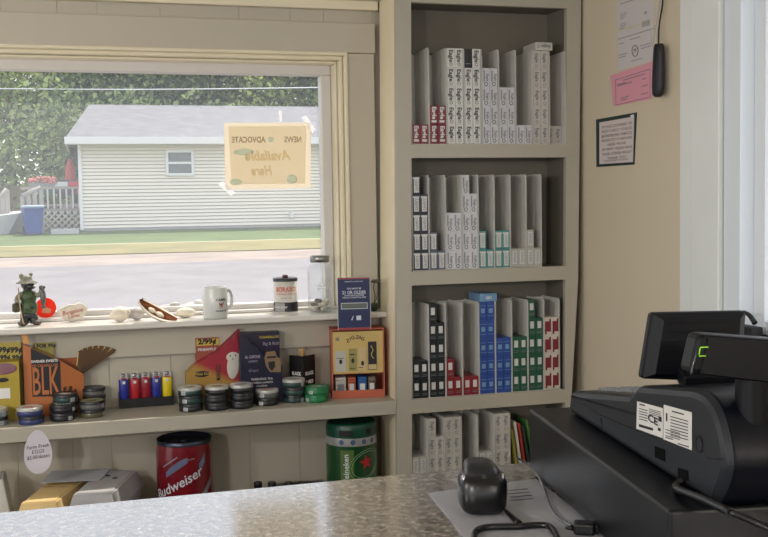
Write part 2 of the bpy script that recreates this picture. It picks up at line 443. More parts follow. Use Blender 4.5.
def make_pack(kind, label, M):
    if kind in KINDS: return dup(KINDS[kind], M, label)
    t = thing('cigarette_pack', label, 'cigarette pack', M=M, group='cigarette packs in the cubbies')
    b = MB(); b.box((-PW/2, 0, 0), (PW/2, PD, PH), bevel=.0014, seg=2); b.build('box', PM[kind], t)
    h = PW/2
    if kind in ('white', 'plain'):
        text('Eagle', .0165 if kind == 'white' else .013, INK if kind == 'white' else PLINE, t, VT(0, .031), bold=.02)
        b = MB(); ringz(b, 0, .0085, .0045); b.build('emblem', INK if kind == 'white' else PLINE, t)
    elif kind == 'silver':
        text('Eagle', .010, INK, t, VT(.004, .026)); front(t, 'stripe', PLINE, [(-.007, .014, -.0055, .046), (-.0045, .016, -.0036, .046)])
        b = MB(); ringz(b, 0, .0085, .0055, .0016); b.build('emblem', INK, t)
    elif kind == 'maroon':
        front(t, 'printed_label', PALE, [(-.007, .006, .007, .012)]); text('Eagle', .0165, PALE, t, VT(0, .032), bold=.04)
    elif kind in ('navy', 'slate', 'teal'):
        front(t, 'printed_label', PALE, [(-.0065, .005, .0075, .042), (-.009, .042, .009, .047)]); text('LIGHTS', .0095, PM[kind], t, VT(0, .024) @ Matrix.Translation((0, 0, .0004)))
    elif kind == 'grey':
        front(t, 'printed_label', PALE, [(-.007, .008, .007, .046)]); text('KINGS', .0105, PLINE, t, VT(0, .027) @ Matrix.Translation((0, 0, .0004)))
    elif kind in ('black', 'red', 'green'):
        front(t, 'printed_label', PALE, [(-.006, .022, .0055, .042)]); front(t, 'stripe', PLINE, [(-.008, .008, .008, .0095)]); front(t, 'stripe', PLINE, [(-.008, .0125, .008, .0135)])
    elif kind == 'blue':
        front(t, 'printed_label', PM['skyblue'], [(-.006, .020, .0055, .033)]); front(t, 'stripe', PM['skyblue'], [(-.009, .040, .009, .041)]); front(t, 'stripe', PM['skyblue'], [(-.009, .012, .009, .013)])
    elif kind == 'cream':
        front(t, 'printed_label', PM['maroon'], [(-.009, .010, .009, .040), (-.009, .003, -.004, .010), (.004, .040, .009, .047)])
    elif kind == 'skyblue':
        text('100', .012, WHITE, t, VT(0, .027), bold=.03)
    elif kind == 'ink':
        front(t, 'printed_label', PLINE, [(-.008, .010, .008, .012)])
    KINDS[kind] = t
    return t
TRAYM = mat('grey_tray_plastic', (208, 206, 200), .4, vary=.03, vscale=20)
TRAYP = []
def make_tray(x, y, z, w, label):
    M = Matrix.Translation((x, y, z))
    if TRAYP and abs(TRAYP[1]-w) < 1e-6: return dup(TRAYP[0], M, label)
    t = thing('pack_tray', label, 'pack tray', M=M, group='grey plastic pack trays')
    H = PH*5+.002; D = .118
    b = MB(); b.box((.001, .002, 0), (w-.001, D, .0012)); b.box((.001, D-.002, .0012), (w-.001, D, H-.004)); b.build('tray_base', TRAYM, t)
    for s in (0, 1):
        xx = .0002 if s == 0 else w-.0013
        pts = [(xx, 0, 0), (xx, D, 0), (xx, D, H)] + [(xx, .008-.008*math.sin(a), H-.008+.008*math.cos(a)) for a in (0, .5, 1.0, 1.57)]
        b = MB(); b.prism(pts, (.0011, 0, 0)); b.build('divider', TRAYM, t)
    TRAYP[:] = [t, w]
    return t
ORD = ['lowest', 'second', 'third', 'fourth', 'fifth']
CORD = ['first', 'second', 'third', 'fourth', 'fifth', 'sixth', 'seventh', 'eighth', 'ninth', 'tenth', 'eleventh', 'twelfth', 'thirteenth', 'fourteenth', 'fifteenth', 'sixteenth', 'seventeenth', 'eighteenth']
def fill(z0, x0, pitch, cols, cubby, y0=YC+.004):
    n = 0
    zz = z0 + .0005
    for i in range(len(cols)//2):
        lab = 'grey plastic pack tray, %s from left in the %s cubby' % (CORD[i], cubby)
        make_tray(x0 + i*pitch, y0-.001, zz, pitch-.0004, lab)
        for j in range(2):
            spec = cols[2*i+j]; h, kd = spec[:2]; push = spec[2] if len(spec) > 2 else 0
            for r in range(h):
                k = kd
                if kd == 'white' and 2*i+j == 6 and r == 4: k = 'ink'
                x = x0 + i*pitch + pitch*(.27 + .46*j)
                M = Matrix.Translation((x, y0 + push + random.uniform(0, .003), zz + .0014 + r*PH)) @ Matrix.Rotation(random.uniform(-.008, .008), 4, 'Z')
                make_pack(k, '%s cigarette pack, %s up, %s column from left, %s cubby' % (COLN[k], ORD[r], CORD[2*i+j], cubby), M)
C = lambda s, *hs: [(h, s) for h in hs]
fill(1.714, .838, .0512, C('maroon', 1, 1, 2, 2) + C('white', 5, 5, 5, 5) + C('silver', 4, 4, 3, 3, 1, 1) + C('plain', 5, 5) + [(1, 'plain', .022), (1, 'plain', .022)], 'top')
fill(1.367, .836, .0482, C('navy', 5, 4) + C('slate', 2, 1) + C('silver', 3, 3, 5, 4) + C('teal', 2, 1, 2, 2) + C('grey', 1, 1, 2, 1), 'second')
fill(1.011, .829, .0496, C('black', 2, 2, 5, 4) + C('red', 2, 1, 1, 1) + C('blue', 5, 5, 3, 3) + C('green', 3, 3, 5, 4) + C('cream', 4, 4), 'third')
fill(ZLO, .822, .0496, [(3, 'grey'), (3, 'grey'), (5, 'plain'), (4, 'plain'), (5, 'plain'), (5, 'plain'), (2, 'grey'), (2, 'grey'), (3, 'grey'), (3, 'grey'), (5, 'plain'), (5, 'plain')], 'bottom')
def lying(kind, u, v, label, z):
    p = on_y(u, v, YC+.004)
    M = Matrix.Translation((p.x-PH/2, YC+.004, z + PW/2)) @ Matrix.Rotation(R(90), 4, 'Y')
    make_pack(kind, label, M)
lying('plain', 544, 45, 'white cigarette pack lying sideways on top of the tall stack, top cubby', 1.714+.0014+PH*5+.0008)
lying('skyblue', 488.5, 299, 'light blue cigarette pack lying sideways on the blue stacks, third cubby', 1.011+.0014+PH*5+.0008)
# leaning booklets at the right of the bottom cubby
for i, (c, nm, x, lean, hh) in enumerate([((150, 146, 60), 'olive', 1.150, 7, .215), ((206, 200, 190), 'cream', 1.166, 8, .235), ((158, 48, 38), 'red', 1.181, 9, .23), ((212, 204, 190), 'pale', 1.228, 9, .225), ((74, 118, 62), 'green', 1.212, 10, .24), ((40, 60, 48), 'dark green', 1.196, 10, .22)]):
    t = thing('booklet', '%s booklet leaning beside the cigarette packs in the bottom cubby' % nm, 'booklet', M=Matrix.Translation((x, YC+.012, ZLO+.001)) @ Matrix.Rotation(R(-lean), 4, 'Y'), group='booklets in the bottom cubby')
    b = MB(); b.box((0, 0, 0), (.0015, .1, hh)); b.box((.0055, 0, 0), (.007, .1, hh)); b.box((.0015, -.0005, 0), (.0055, .001, hh)); b.build('cover', mat('booklet_'+nm.replace(' ', '_'), c, .5), t)
    b = MB(); b.box((.0016, .0015, .001), (.0054, .098, hh-.002)); b.build('page_block', WHITE, t)

# ------------------------------------------------------------------ snuff tins
TR, TH = .0318, .0212
SIL = {}
def tin(loc, rz, side, lid, label, mark=None, tagside=True, green=False):
    t = thing('snuff_tin', label, 'tin', loc, rz, 'snuff tins on the wall shelf')
    b = MB(); b.lathe([(0, 0), (TR-.002, 0), (TR-.0005, .0015), (TR-.0005, .0125), (TR-.0012, .013)], n=36); b.build('base', side, t)
    b = MB(); b.lathe([(TR, .0128), (TR, .0195), (TR-.0009, TH-.0002), (TR-.002, TH-.0002), (TR-.0026, TH-.0009), (0, TH-.0009)], n=36); o = b.build('lid', lid[0], t)
    b = MB(); b.lathe([(0, TH-.0007), (TR-.0028, TH-.0007), (TR-.0028, TH-.00085)], n=36); b.build('lid_label', lid[1], t)
    b = MB()
    if mark == 'swirl':
        for k in range(5): b.prism([(-.020+.008*k, -.016, TH-.0007), (-.0155+.008*k, -.016, TH-.0007), (-.010+.008*k, 0, TH-.0007), (-.0155+.008*k, .016, TH-.0007), (-.020+.008*k, .016, TH-.0007), (-.015+.008*k, 0, TH-.0007)], (0, 0, .0003))
    else:
        b.box((-.017, -.006, TH-.00068), (.017, -.001, TH-.0004)); b.box((-.012, .003, TH-.00068), (.012, .006, TH-.0004)); b.box((-.010, -.013, TH-.00068), (.008, -.010, TH-.0004))
    b.build('lid_print', lid[2], t)
    if tagside:
        a = -math.pi/2 + tagside*.9 if tagside is not True else -math.pi/2+.4
        b = MB(); wrap_patch(b, TR-.0002, a-.20, a+.20, .0025, .0122, 5); b.build('barcode_sticker', PALE, t)
        b = MB()
        for k in range(4): wrap_patch(b, TR-.00005, a-.15+.08*k, a-.12+.08*k, .0035, .0112, 1)
        b.build('barcode', INK, t)
    return t
TN = dict(
    black=mat('tin_black', (30, 31, 34), .35), teal=mat('tin_dark_teal', (40, 66, 64), .35), olive=mat('tin_olive', (86, 84, 62), .4), blue=mat('tin_blue', (52, 60, 110), .35),
    green=mat('tin_green', (26, 118, 70), .35), greyb=mat('tin_grey_blue', (120, 134, 146), .35), grey=mat('tin_grey', (92, 94, 92), .4))
WLID = mat('tin_white_lid', (212, 212, 206), .3, coat=.3)
PINKP = mat('tin_rose_print', (178, 96, 96), .4)
RIM = mat('tin_rim', (176, 176, 172), .3, .2)
lids = dict(white=(RIM, WLID, PLINE), cream=(RIM, mat('tin_cream_lid', (214, 208, 178), .35), TN['olive']), rose=(RIM, WLID, PINKP), black=(TN['black'], TN['black'], PLINE), blackw=(TN['black'], TN['black'], PALE),
            swirl=(TN['black'], TN['black'], WLID), green=(TN['green'], mat('tin_green_lid', (60, 130, 86), .35), WLID), olive=(TN['black'], mat('tin_sage_lid', (150, 150, 118), .4), TN['black']), steel=(RIM, mat('tin_steel_lid', (120, 128, 124), .4), PLINE))
# (u centre, v of front bottom, count, side colours, lid, mark, description)
stacks = [
    (-5, 427, ['greyb', 'greyb'], 'white', None, 'grey blue snuff tin with white lid at the left end of the shelf', 1),
    (31, 425.5, ['blue', 'blue'], 'rose', None, 'blue snuff tin with rose and white lid at shelf front', 1),
    (67.5, 406.5, ['grey', 'grey', 'teal'], 'blackw', None, 'dark snuff tin stacked behind beside the orange cigarillo display', 1),
    (62.8, 422, ['black', 'black'], 'swirl', 'swirl', 'black snuff tin with white swirl lid', 1),
    (94, 403, ['grey', 'grey', 'grey'], 'black', None, 'dark snuff tin stacked behind the sage lidded tins', 1),
    (92, 418.5, ['olive', 'grey'], 'olive', None, 'olive snuff tin with sage and black lid', 1),
    (196, 404, ['teal', 'teal', 'teal'], 'steel', None, 'dark teal snuff tin stacked behind, nearest the yellow owl carton', 0),
    (191, 412.5, ['black', 'teal', 'teal'], 'white', None, 'dark teal snuff tin with white lid in front, nearest the lighters', -1),
    (217, 411.5, ['black', 'black', 'black'], 'cream', None, 'black snuff tin with cream and white lid', 0),
    (242, 409.5, ['black', 'black', 'black'], 'white', None, 'black snuff tin with white lid in front of the navy carton', 0),
    (267.5, 406.5, ['black', 'grey'], 'rose', None, 'black snuff tin with rose and white lid beside the tall dark stack', -1),
    (294.5, 403.5, ['teal', 'teal', 'teal'], 'white', None, 'dark teal snuff tin in the stack beside the green tins', 1),
    (317, 403.3, ['green', 'green'], 'green', None, 'green snuff tin beside the orange cabinet', -1)]
POS3 = {2: ['lower one', 'upper one'], 3: ['bottom of three', 'middle of three', 'top of three']}
for u, v, cols, ld, mk, desc, ts in stacks:
    p = on_z(u, v, ZSH)
    d = Vector((p.x, p.y, 0)).normalized()
    p = p + d*TR; p.z = ZSH + .0003
    p.y = min(p.y, 2.7670 if 60 < u < 72 and v < 410 else YW - .002 - TR)
    for k, c in enumerate(cols):
        top = k == len(cols)-1
        side = TN[c]
        tin(p + Vector((random.uniform(-.0015, .0015), random.uniform(-.001, .001), k*(TH+.0002))), random.uniform(-.4, .4), side, lids[ld] if top else (side if c == 'green' else TN['black'], WLID, PLINE), desc + ', ' + POS3[len(cols)][k], mk, ts if c != 'blue' else False)

# ------------------------------------------------------------------ lighters in their tray
p0 = on_z(119.5, 409, ZSH); p1 = on_z(174, 405, ZSH)
tw = (p1-p0).length; tz = math.atan2(p1.y-p0.y, p1.x-p0.x)
t = thing('lighter_tray', 'black open tray holding rows of disposable lighters on the wall shelf', 'tray', p0 + Vector((0, .001, .0003)), tz)
b = MB(); td = .125; b.box((0, 0, 0), (tw, td, .002)); b.box((0, 0, .002), (tw, .002, .025)); b.box((0, td-.002, .002), (tw, td, .085)); b.prism([(0, .002, .002), (0, td-.002, .002), (0, td-.002, .085), (0, .002, .025)], (.002, 0, 0)); b.prism([(tw-.002, .002, .002), (tw-.002, td-.002, .002), (tw-.002, td-.002, .085), (tw-.002, .002, .025)], (.002, 0, 0)); b.build('tray_shell', BLACKM, t)
b = MB()
for k in range(4): b.box((.003, .0045+k*.0285, .0021), (tw-.003, .0325+k*.0285, .0035+k*.0185))
b.build('stepped_insert', BLACKM, t)
LC = dict(blue=(34, 44, 140), red=(170, 24, 40), darkred=(140, 16, 36), yellow=(220, 196, 30))
LMAT = {k: mat('lighter_'+k, v, .25, coat=.5) for k, v in LC.items()}
LP = {}
def lighter(col, M, label):
    if col in LP: return dup(LP[col], M, label)
    t = thing('lighter', label, 'lighter', M=M, group='disposable lighters in the black tray')
    b = MB(); b.lathe([(0, 0), (.0105, 0), (.0112, .002), (.0112, .056), (.0108, .058), (0, .058)], n=20, sx=1, sy=.62); b.build('body', LMAT[col], t)
    b = MB(); b.box((-.0085, -.0015, .058), (.0085, .0062, .071), bevel=.001); b.box((-.0085, -.006, .058), (-.0065, -.0015, .068)); b.box((.0065, -.006, .058), (.0085, -.0015, .068)); b.build('metal_hood', METAL, t)
    b = MB(); b.lathe([(0, -.004), (.0042, -.004), (.0042, .004), (0, .004)], n=14, c=(0, -.002, .0665), M=Matrix.Rotation(R(90), 4, 'Y')); b.build('spark_wheel', METAL, t)
    b = MB(); b.box((-.006, -.0065, .0585), (.006, -.002, .0615), bevel=.0006); b.build('fuel_button', LMAT['red'] if col != 'red' else LMAT['darkred'], t)
    b = MB(); b.box((-.003, -.0074, .048), (.003, -.0071, .054)); b.build('sticker', PALE, t)
    LP[col] = t
    return t
rows = [['blue', 'red', 'darkred', 'blue', 'yellow'], ['darkred', 'red', 'red', 'darkred', 'red'], ['red', 'darkred', 'red', 'red', 'red'], ['red', 'red', 'darkred', 'red', 'darkred']]
TM = WM['lighter_tray']
RN = ['front', 'second', 'third', 'back']
for r_, row in enumerate(rows):
    for c_, col in enumerate(row):
        M = TM @ Matrix.Translation((tw*(.1+.2*c_), .0180+.0285*r_, .0045+.0185*r_+.0015)) @ Matrix.Rotation(R(-4), 4, 'X') @ Matrix.Scale(1.2, 4)
        lighter(col, M, '%s disposable lighter, %s from left in the %s row of the tray' % ('dark red' if col == 'darkred' else col, CORD[c_], RN[r_]))

# ------------------------------------------------------------------ cartons on the wall shelf
def card(name, m, parent, P, th=.0012, world=True, n=Vector((0, 1, 0))):
    b = MB(); b.prism(P, n*th); return b.build(name, m, parent, world)
# leftmost yellow carton
p = on_z(0, 401, ZSH); yb = 2.775
t = thing('cigarillo_carton', 'yellow cigarillo carton with purple picture at the left edge of the shelf', 'carton', (-.27, yb, ZSH))
xa, xb = -.345, on_y(19.5, 380, yb).x
zt_ = on_y(10, 345, yb).z
b = MB(); b.box((xa, yb, ZSH+.0005), (xb, yb+.06, on_y(10, 362, yb).z), bevel=.001); b.build('box', mat('carton_yellow', (172, 150, 52), .5), t, True)
b = MB(); b.box((xa, yb+.056, ZSH+.02), (xb+.003, yb+.058, zt_)); b.build('header_card', mat('carton_header', (176, 160, 70), .5), t, True)
for s_, u_ in (('99¢', 4), ('99¢', 16)):
    text(s_, .02, INK, t, WM[t.name].inverted() @ FR(on_y(u_, 350, yb+.0555)), bold=.05)
    text(s_, .017, INK, t, WM[t.name].inverted() @ FR(on_y(u_+1, 357.5, yb+.0555)), bold=.05)
b = MB(); q = on_y(3, 369, yb-.0006); b.ball((0, 0, 0), (.034, .0015, .015), 3, M=Matrix.Translation(q)); b.build('purple_picture', mat('purple_print', (132, 92, 104), .5), t, True)
b = MB(); q = on_y(3, 380, yb-.0004); b.ball((0, 0, 0), (.014, .001, .006), 2, M=Matrix.Translation(q)); b.build('dark_picture', INK, t, True)
b = MB(); q = on_y(-2, 399, yb-.0006); q2 = on_y(10, 388, yb); b.box((q.x, yb-.0008, q.z), (q2.x, yb-.0001, q2.z)); b.build('price_card', WHITE, t, True)

# orange display with black face
yf = 2.800
P = lambda u, v, y=yf: on_y(u, v, y)
t = thing('cigarillo_display', 'orange and black cigarillo display box with slanted open top and BLK lettering', 'display box', (.11, 2.78, ZSH))
zb = ZSH + .0006
x0, x1, xf1 = P(24, 380).x, P(60.5, 380).x, P(60.5, 380).x
yk = yf + .042
za, zb1 = P(27, 344).z, P(60, 360.5).z
bl = lambda x: za + (zb1-za)*(x-x0)/(x1-x0)
OR = ORANGE
pts = [(x0, yf, zb), (x1, yf, zb), (x1, yf, bl(x1)), (x0, yf, za)]
b = MB(); b.prism(pts, (0, .0015, 0)); b.build('front_panel', OR, t, True)
q0, q1 = P(30.5, 344), P(59.5, 344)
b = MB(); b.prism([(q0.x, yf-.0007, P(30, 397).z), (q1.x, yf-.0007, P(60, 396).z), (q1.x, yf-.0007, bl(q1.x)-.001), (q0.x, yf-.0007, bl(q0.x)-.001)], (0, .0006, 0)); b.build('black_face_print', mat('carton_black', (24, 25, 32), .45), t, True)
inv = WM[t.name].inverted()
text('BLK', .104, OR, t, inv @ FR(P(45.5, 382.3, yf-.0012)), fit=.066, bold=.01)
text('SWISHER SWEETS', .0095, WHITE, t, inv @ FR(P(44.5, 361.2, yf-.0012)), fit=.066, bold=.03)
text('TIP CIGARILLOS', .0095, OR, t, inv @ FR(P(44.5, 365.6, yf-.0012)), fit=.066, bold=.02)
b = MB()
for (u0, v0, u1, v1) in ((58, 362, 62, 367),): pass
# angled right flank, receding to the right
xs2, ys2, = P(84, 390, yf+.02).x, yf+.02
zs2 = on_y(83, 374, ys2).z
b = MB(); b.prism([(x1, yf, zb), (xs2, ys2, zb), (xs2, ys2, zs2), (x1, yf, bl(x1))], (0, .0015, 0)); b.build('right_flank', OR, t, True)
b = MB()
for fx, h_, l_ in ((.25, .30, 14), (.5, .36, -12)):
    cxp = x1+(xs2-x1)*fx; cy = yf+(ys2-yf)*fx-.0025
    b.tube([(cxp-.010, cy-.001, ZSH+.03), (cxp-.004, cy-.001, ZSH+.075)], .0035, 8)
    b.tube([(cxp+.016, cy+.004, ZSH+.03), (cxp+.006, cy+.002, ZSH+.066)], .0035, 8)
b.build('cigar_picture', mat('cigar_brown', (62, 40, 34), .5), t, True)
b = MB(); b.box((x0, yf+.0016, zb), (x0+.0015, yk, za-.004)); b.box((x0, yk, zb), (xs2-.002, yk+.0015, bl(x1))); b.box((xs2-.0015, ys2+.002, zb), (xs2, yk, zs2)); b.build('carton_back', mat('carton_orange_dark', (150, 78, 34), .55), t, True)
fl = [P(24, 344), P(29.5, 344), P(25.5, 331, yf-.004), P(20, 330, yf-.004)]
b = MB(); b.prism(fl, (0, .001, 0)); b.build('top_flap', mat('sunlit_flap_card', (226, 160, 92), .5), t, True)  # sunlight on the flap painted in as a paler orange
# second little sign behind
b = MB(); q = P(33, 352, yk-.002); q2 = P(54, 342, yk-.002); b.box((q.x, yk-.003, q.z-.03), (q2.x, yk-.002, q2.z)); b.build('price_sign', mat('sign_olive_yellow', (150, 140, 70), .5), t, True)
text('2 FOR 99¢', .013, INK, t, inv @ FR(P(44, 346, yk-.0032)), bold=.04)
# pouches fanned behind
for i in range(7):
    ang = R(8 + 8.2*i)
    base = Vector((P(78, 372).x + .0015*i, yf+.024+.0032*i, bl(x1)-.040))
    t2 = thing('cigarillo_pouch', 'slim brown cigarillo pouch fanned out of the orange display box, %s' % ['leftmost', 'second from left', 'third from left', 'middle of the fan', 'fifth from left', 'second from right', 'rightmost'][i], 'pouch', M=Matrix.Translation(base) @ Matrix.Rotation(ang, 4, 'Y'), group='cigarillo pouches in the orange display')
    b = MB(); l_ = .056+.007*i; b.prism([(-.0065, 0, 0), (.0065, 0, 0), (.007, 0, l_), (.003, 0, l_+.008), (-.0065, 0, l_+.002)], (0, .002, 0)); b.build('pouch', mat('pouch_brown', (96, 70, 46), .35, .3), t2)
    b = MB(); b.box((-.0072, -.0006, l_*.35), (-.0045, -.0001, l_)); b.build('gold_edge', mat('pouch_gold', (214, 184, 120), .35, .2), t2)

# white owl carton
yo = 2.802
t = thing('owl_cigar_carton', 'red and yellow cigarillo carton with a white owl and slanted top', 'carton', (.29, 2.79, ZSH))
inv = WM[t.name].inverted()
Q = lambda u, v, y=yo: on_y(u, v, y)
b = MB(); prof = [Q(186, 390), Q(240, 389), Q(240, 330), Q(217, 352), Q(196, 364), Q(186, 374)]
prof[0].z = prof[1].z = ZSH + .0006
b.prism([(v.x, yo, v.z) for v in prof], (0, .039, 0))
o = b.build('box', ramp_mat('owl_carton_print', [(0, (140, 120, 60)), (.5, (172, 130, 60)), (.62, (160, 40, 52)), (1, (150, 28, 50))], 1, .5), t, True)
nt = o.data.materials[0].node_tree
grad = nt.nodes.new('ShaderNodeTexGradient'); mp = nt.nodes.new('ShaderNodeMapping')
tcn = [n for n in nt.nodes if n.type == 'TEX_COORD'][0]
mp.inputs['Scale'].default_value = (5.0, 0, 0); mp.inputs['Location'].default_value = (.42, 0, 0); mp.inputs['Rotation'].default_value = (0, R(0), 0)
dotn = nt.nodes.new('ShaderNodeVectorMath'); dotn.operation = 'DOT_PRODUCT'; dotn.inputs[1].default_value = (3.0, 0, 6.0)
addn = nt.nodes.new('ShaderNodeMath'); addn.operation = 'ADD'; addn.inputs[1].default_value = .0
nt.links.new(tcn.outputs['Object'], dotn.inputs[0]); nt.links.new(dotn.outputs['Value'], addn.inputs[0])
crn = [n for n in nt.nodes if n.type == 'VALTORGB'][0]; nt.links.new(addn.outputs[0], crn.inputs['Fac'])
OWL = mat('owl_white', (206, 200, 190), .5)
b = MB(); q = Q(233, 366, yo-.001); b.ball((0, 0, 0), (.0165, .0016, .036), 3, M=Matrix.Translation(q) @ Matrix.Rotation(R(4), 4, 'Y')); q = Q(233, 357, yo-.0015); b.ball(q, (.0185, .0018, .014), 3); b.build('owl_picture', OWL, t, True)
b = MB(); b.ball(Q(230.3, 355.8, yo-.0034), (.0022, .001, .0026), 1); b.ball(Q(235.5, 355.3, yo-.0034), (.0022, .001, .0026), 1); b.ball(Q(232.8, 359, yo-.0034), (.0014, .001, .003), 1); b.build('owl_eyes', INK, t, True)
text('MANGO', .019, INK, t, inv @ FR(Q(218.5, 372.5, yo-.0004)) @ Matrix.Rotation(R(90), 4, 'Z'), bold=.02, fit=.044)
b = MB(); b.ball(Q(202, 374, yo-.0006), (.021, .001, .0085), 3, M=None); b.build('black_oval', INK, t, True)
text('White Owl', .010, GOLD, t, inv @ FR(Q(202, 374, yo-.0018)), bold=.01)
b = MB(); a_, c_ = Q(196, 363, yo+.0415), Q(218.5, 337, yo+.0415); b.box((a_.x, yo+.0405, a_.z-.03), (c_.x, yo+.063, c_.z)); b.build('header_card', mat('header_rose', (150, 78, 62), .5), t, True)
b = MB(); a_, c_ = Q(196.5, 346, yo+.0395), Q(218, 337.5, yo+.060); b.box((a_.x, yo+.0395, a_.z), (c_.x, yo+.0402, c_.z)); b.build('price_strip', GOLD, t, True)
text('2/99¢', .019, INK, t, inv @ FR(Q(207, 341.8, yo+.0388)), bold=.05, fit=.05)
text('PINEAPPLE', .010, WHITE, t, inv @ FR(Q(207, 349.5, yo+.0400)), bold=.02, fit=.05)

# navy carton
yn = 2.77
t = thing('navy_cigar_carton', 'dark navy cigarillo carton with bearded man picture and warning text', 'carton', (.44, 2.8, ZSH))
inv = WM[t.name].inverted()
NAVY = mat('carton_navy', (28, 28, 52), .4); NAVY2 = mat('carton_violet_black', (34, 28, 56), .4)
a_, c_ = Q(241, 389, yn), Q(281.5, 333, yn)
b = MB(); b.box((a_.x, yn+.034, ZSH+.0006), (c_.x, yn+.073, c_.z)); b.build('header_box', NAVY2, t, True)
b = MB(); m_ = Q(262, 352, yn)
P3 = [(a_.x, yn, ZSH+.0006), (c_.x, yn, ZSH+.0006), (c_.x, yn, Q(280, 365, yn).z), (m_.x, yn, m_.z-.004), (a_.x, yn, Q(241, 333, yn).z)]
b.prism(P3, (0, .0335, 0)); b.build('front_box', NAVY, t, True)
MAUVE = mat('mauve_print', (150, 140, 160), .5); TAN = mat('tan_print', (136, 112, 84), .5)
text('AL CAPONE', .011, MAUVE, t, inv @ FR(Q(252.5, 357, yn-.0004)), bold=.04, fit=.042)
text('SWEETS', .007, MAUVE, t, inv @ FR(Q(253, 361.5, yn-.0004)), bold=.02)
text('Grape', .011, MAUVE, t, inv @ FR(Q(253, 370.5, yn-.0004)), shear=.4)
for i, s_ in enumerate(['WARNING: This', 'product contains', 'nicotine.']): text(s_, .0088, WHITE, t, inv @ FR(Q(262, 379+3.3*i, yn-.0004)), fit=.06 if i < 2 else .03)
text('CIGARILLOS', .0085, GOLD, t, inv @ FR(Q(269, 337, yn+.0335)), bold=.03, fit=.055)
text('Big & Rich', .012, MAUVE, t, inv @ FR(Q(271, 343.5, yn+.0335)), bold=.02, fit=.045)
yh = yn-.001
b = MB(); b.prism([Q(266, 352, yh), Q(275, 351, yh), Q(277, 357, yh), Q(281, 359, yh), Q(281, 372, yh), Q(270, 372, yh), Q(266, 366, yh), Q(264.5, 358, yh)], (0, .0008, 0)); b.build('man_picture', TAN, t, True)
b = MB(); b.prism([Q(268, 362, yh-.0006), Q(275, 361, yh-.0006), Q(275, 367, yh-.0006), Q(272, 371, yh-.0006), Q(269, 368, yh-.0006)], (0, .0004, 0)); b.prism([Q(267, 356.5, yh-.0006), Q(276, 356, yh-.0006), Q(276, 358, yh-.0006), Q(267, 358.4, yh-.0006)], (0, .0004, 0)); b.build('beard_print', INK, t, True)

# small black cigar box with wood tips, corner toward the viewer
pc = on_z(299, 381.5, ZSH)
pc.y = min(pc.y, 2.80)
pc = Vector((on_y(303.5, 380, 2.79).x, 2.79, ZSH+.0006))
t = thing('tipped_cigar_box', 'small open black cigar box set cornerwise with wood tips sticking up', 'cigar box', pc, R(38))
b = MB(); s_ = .051; hb = on_y(300, 356.5, 2.795).z - ZSH
b.box((0, 0, 0), (s_, s_, .002)); b.box((0, 0, .002), (s_, .0012, hb)); b.box((0, .0012, .002), (.0012, s_, hb)); b.box((s_-.0012, .0012, .002), (s_, s_, hb-.006)); b.box((.0012, s_-.0012, .002), (s_-.0012, s_, hb-.006))
b.build('box', BLACKM, t)
text('BLACK', .013, WHITE, t, FR((s_*.5, -.0002, hb*.58)), bold=.06, fit=.036); text('& MILD', .013, WHITE, t, FR((s_*.5, -.0002, hb*.38)), bold=.06, fit=.032)
LF = Matrix.Translation((-.0002, s_*.5, 0)) @ Matrix.Rotation(R(-90), 4, 'Z') @ Matrix.Rotation(R(90), 4, 'X')
for s2, z_ in (('BLACK', .58), ('& MILD', .38)): text(s2, .013, WHITE, t, Matrix.Translation((0, 0, hb*z_)) @ LF, bold=.06, fit=.034)
t3 = M3 = WM[t.name]
for i, (ax, ay) in enumerate([(.014, .014), (.023, .018), (.018, .026), (.030, .028)]):
    q = M3 @ Vector((ax, ay, .0025))
    c = thing('tipped_cigar', 'tan wood tip of cigar standing in the small black box, %s' % ['nearest', 'right of nearest', 'left of nearest', 'farthest'][i], 'cigar', q, 0, 'cigars in the small black box')
    b = MB(); b.lathe([(0, 0), (.004, 0), (.004, hb-.018), (0, hb-.018)], n=10); b.build('cigar_body', MATS['cigar_brown'], c)
    b = MB(); b.lathe([(0, hb-.018), (.0035, hb-.018), (.0048, hb+.012), (.004, hb+.016), (0, hb+.016)], n=10, sy=.6); b.build('wood_tip', mat('wood_tip', (196, 160, 108), .5), c)

# orange rolling-paper cabinet
yz = 2.70
qa = on_z(332.6, 399.3, ZSH); qb = on_y(389, 396, 2.715); zt_ = on_y(360, 332, 2.71).z
RZ = R(-9); W_ = .148; H_ = zt_-ZSH
t = thing('rolling_paper_display', 'orange counter cabinet of rolling papers with yellow front panel', 'display cabinet', (qa.x, qa.y+.002, ZSH+.0006), RZ)
OC = mat('orange_red_card', (184, 96, 72), .5, vary=.04, vscale=15)
D_ = .085
b = MB(); th = .003
b.box((0, 0, 0), (th, D_, H_)); b.box((W_-th, 0, 0), (W_, D_, H_)); b.box((th, D_-th, 0), (W_-th, D_, H_)); b.box((th, 0, 0), (W_-th, D_-th, .004)); b.box((-.002, -.001, H_), (W_+.001, D_, H_+.003), bevel=.0008)
b.box((th, .001, .004), (W_-th, .003, .022)); b.build('cabinet_shell', OC, t)
b = MB(); b.box((th, .012, .0665), (W_-th, D_-th, .069)); b.build('inner_shelf', OC, t)
YP = mat('yellow_panel', (196, 170, 104), .5)
b = MB(); b.box((.004, -.0012, .070), (W_-.004, .001, H_-.004)); b.build('front_panel', YP, t)
for k, (s_, xx, zz) in enumerate([('Z', .30, .845), ('I', .345, .872), ('G', .39, .888), ('-', .435, .893), ('Z', .48, .893), ('A', .53, .885), ('G', .58, .868)]):
    text(s_, .0135, mat('brown_ink', (96, 66, 36), .5), t, FR((xx*W_+.002, -.0014, zz*H_)) @ Matrix.Rotation(R(14-5*k), 4, 'Z'), bold=.04)
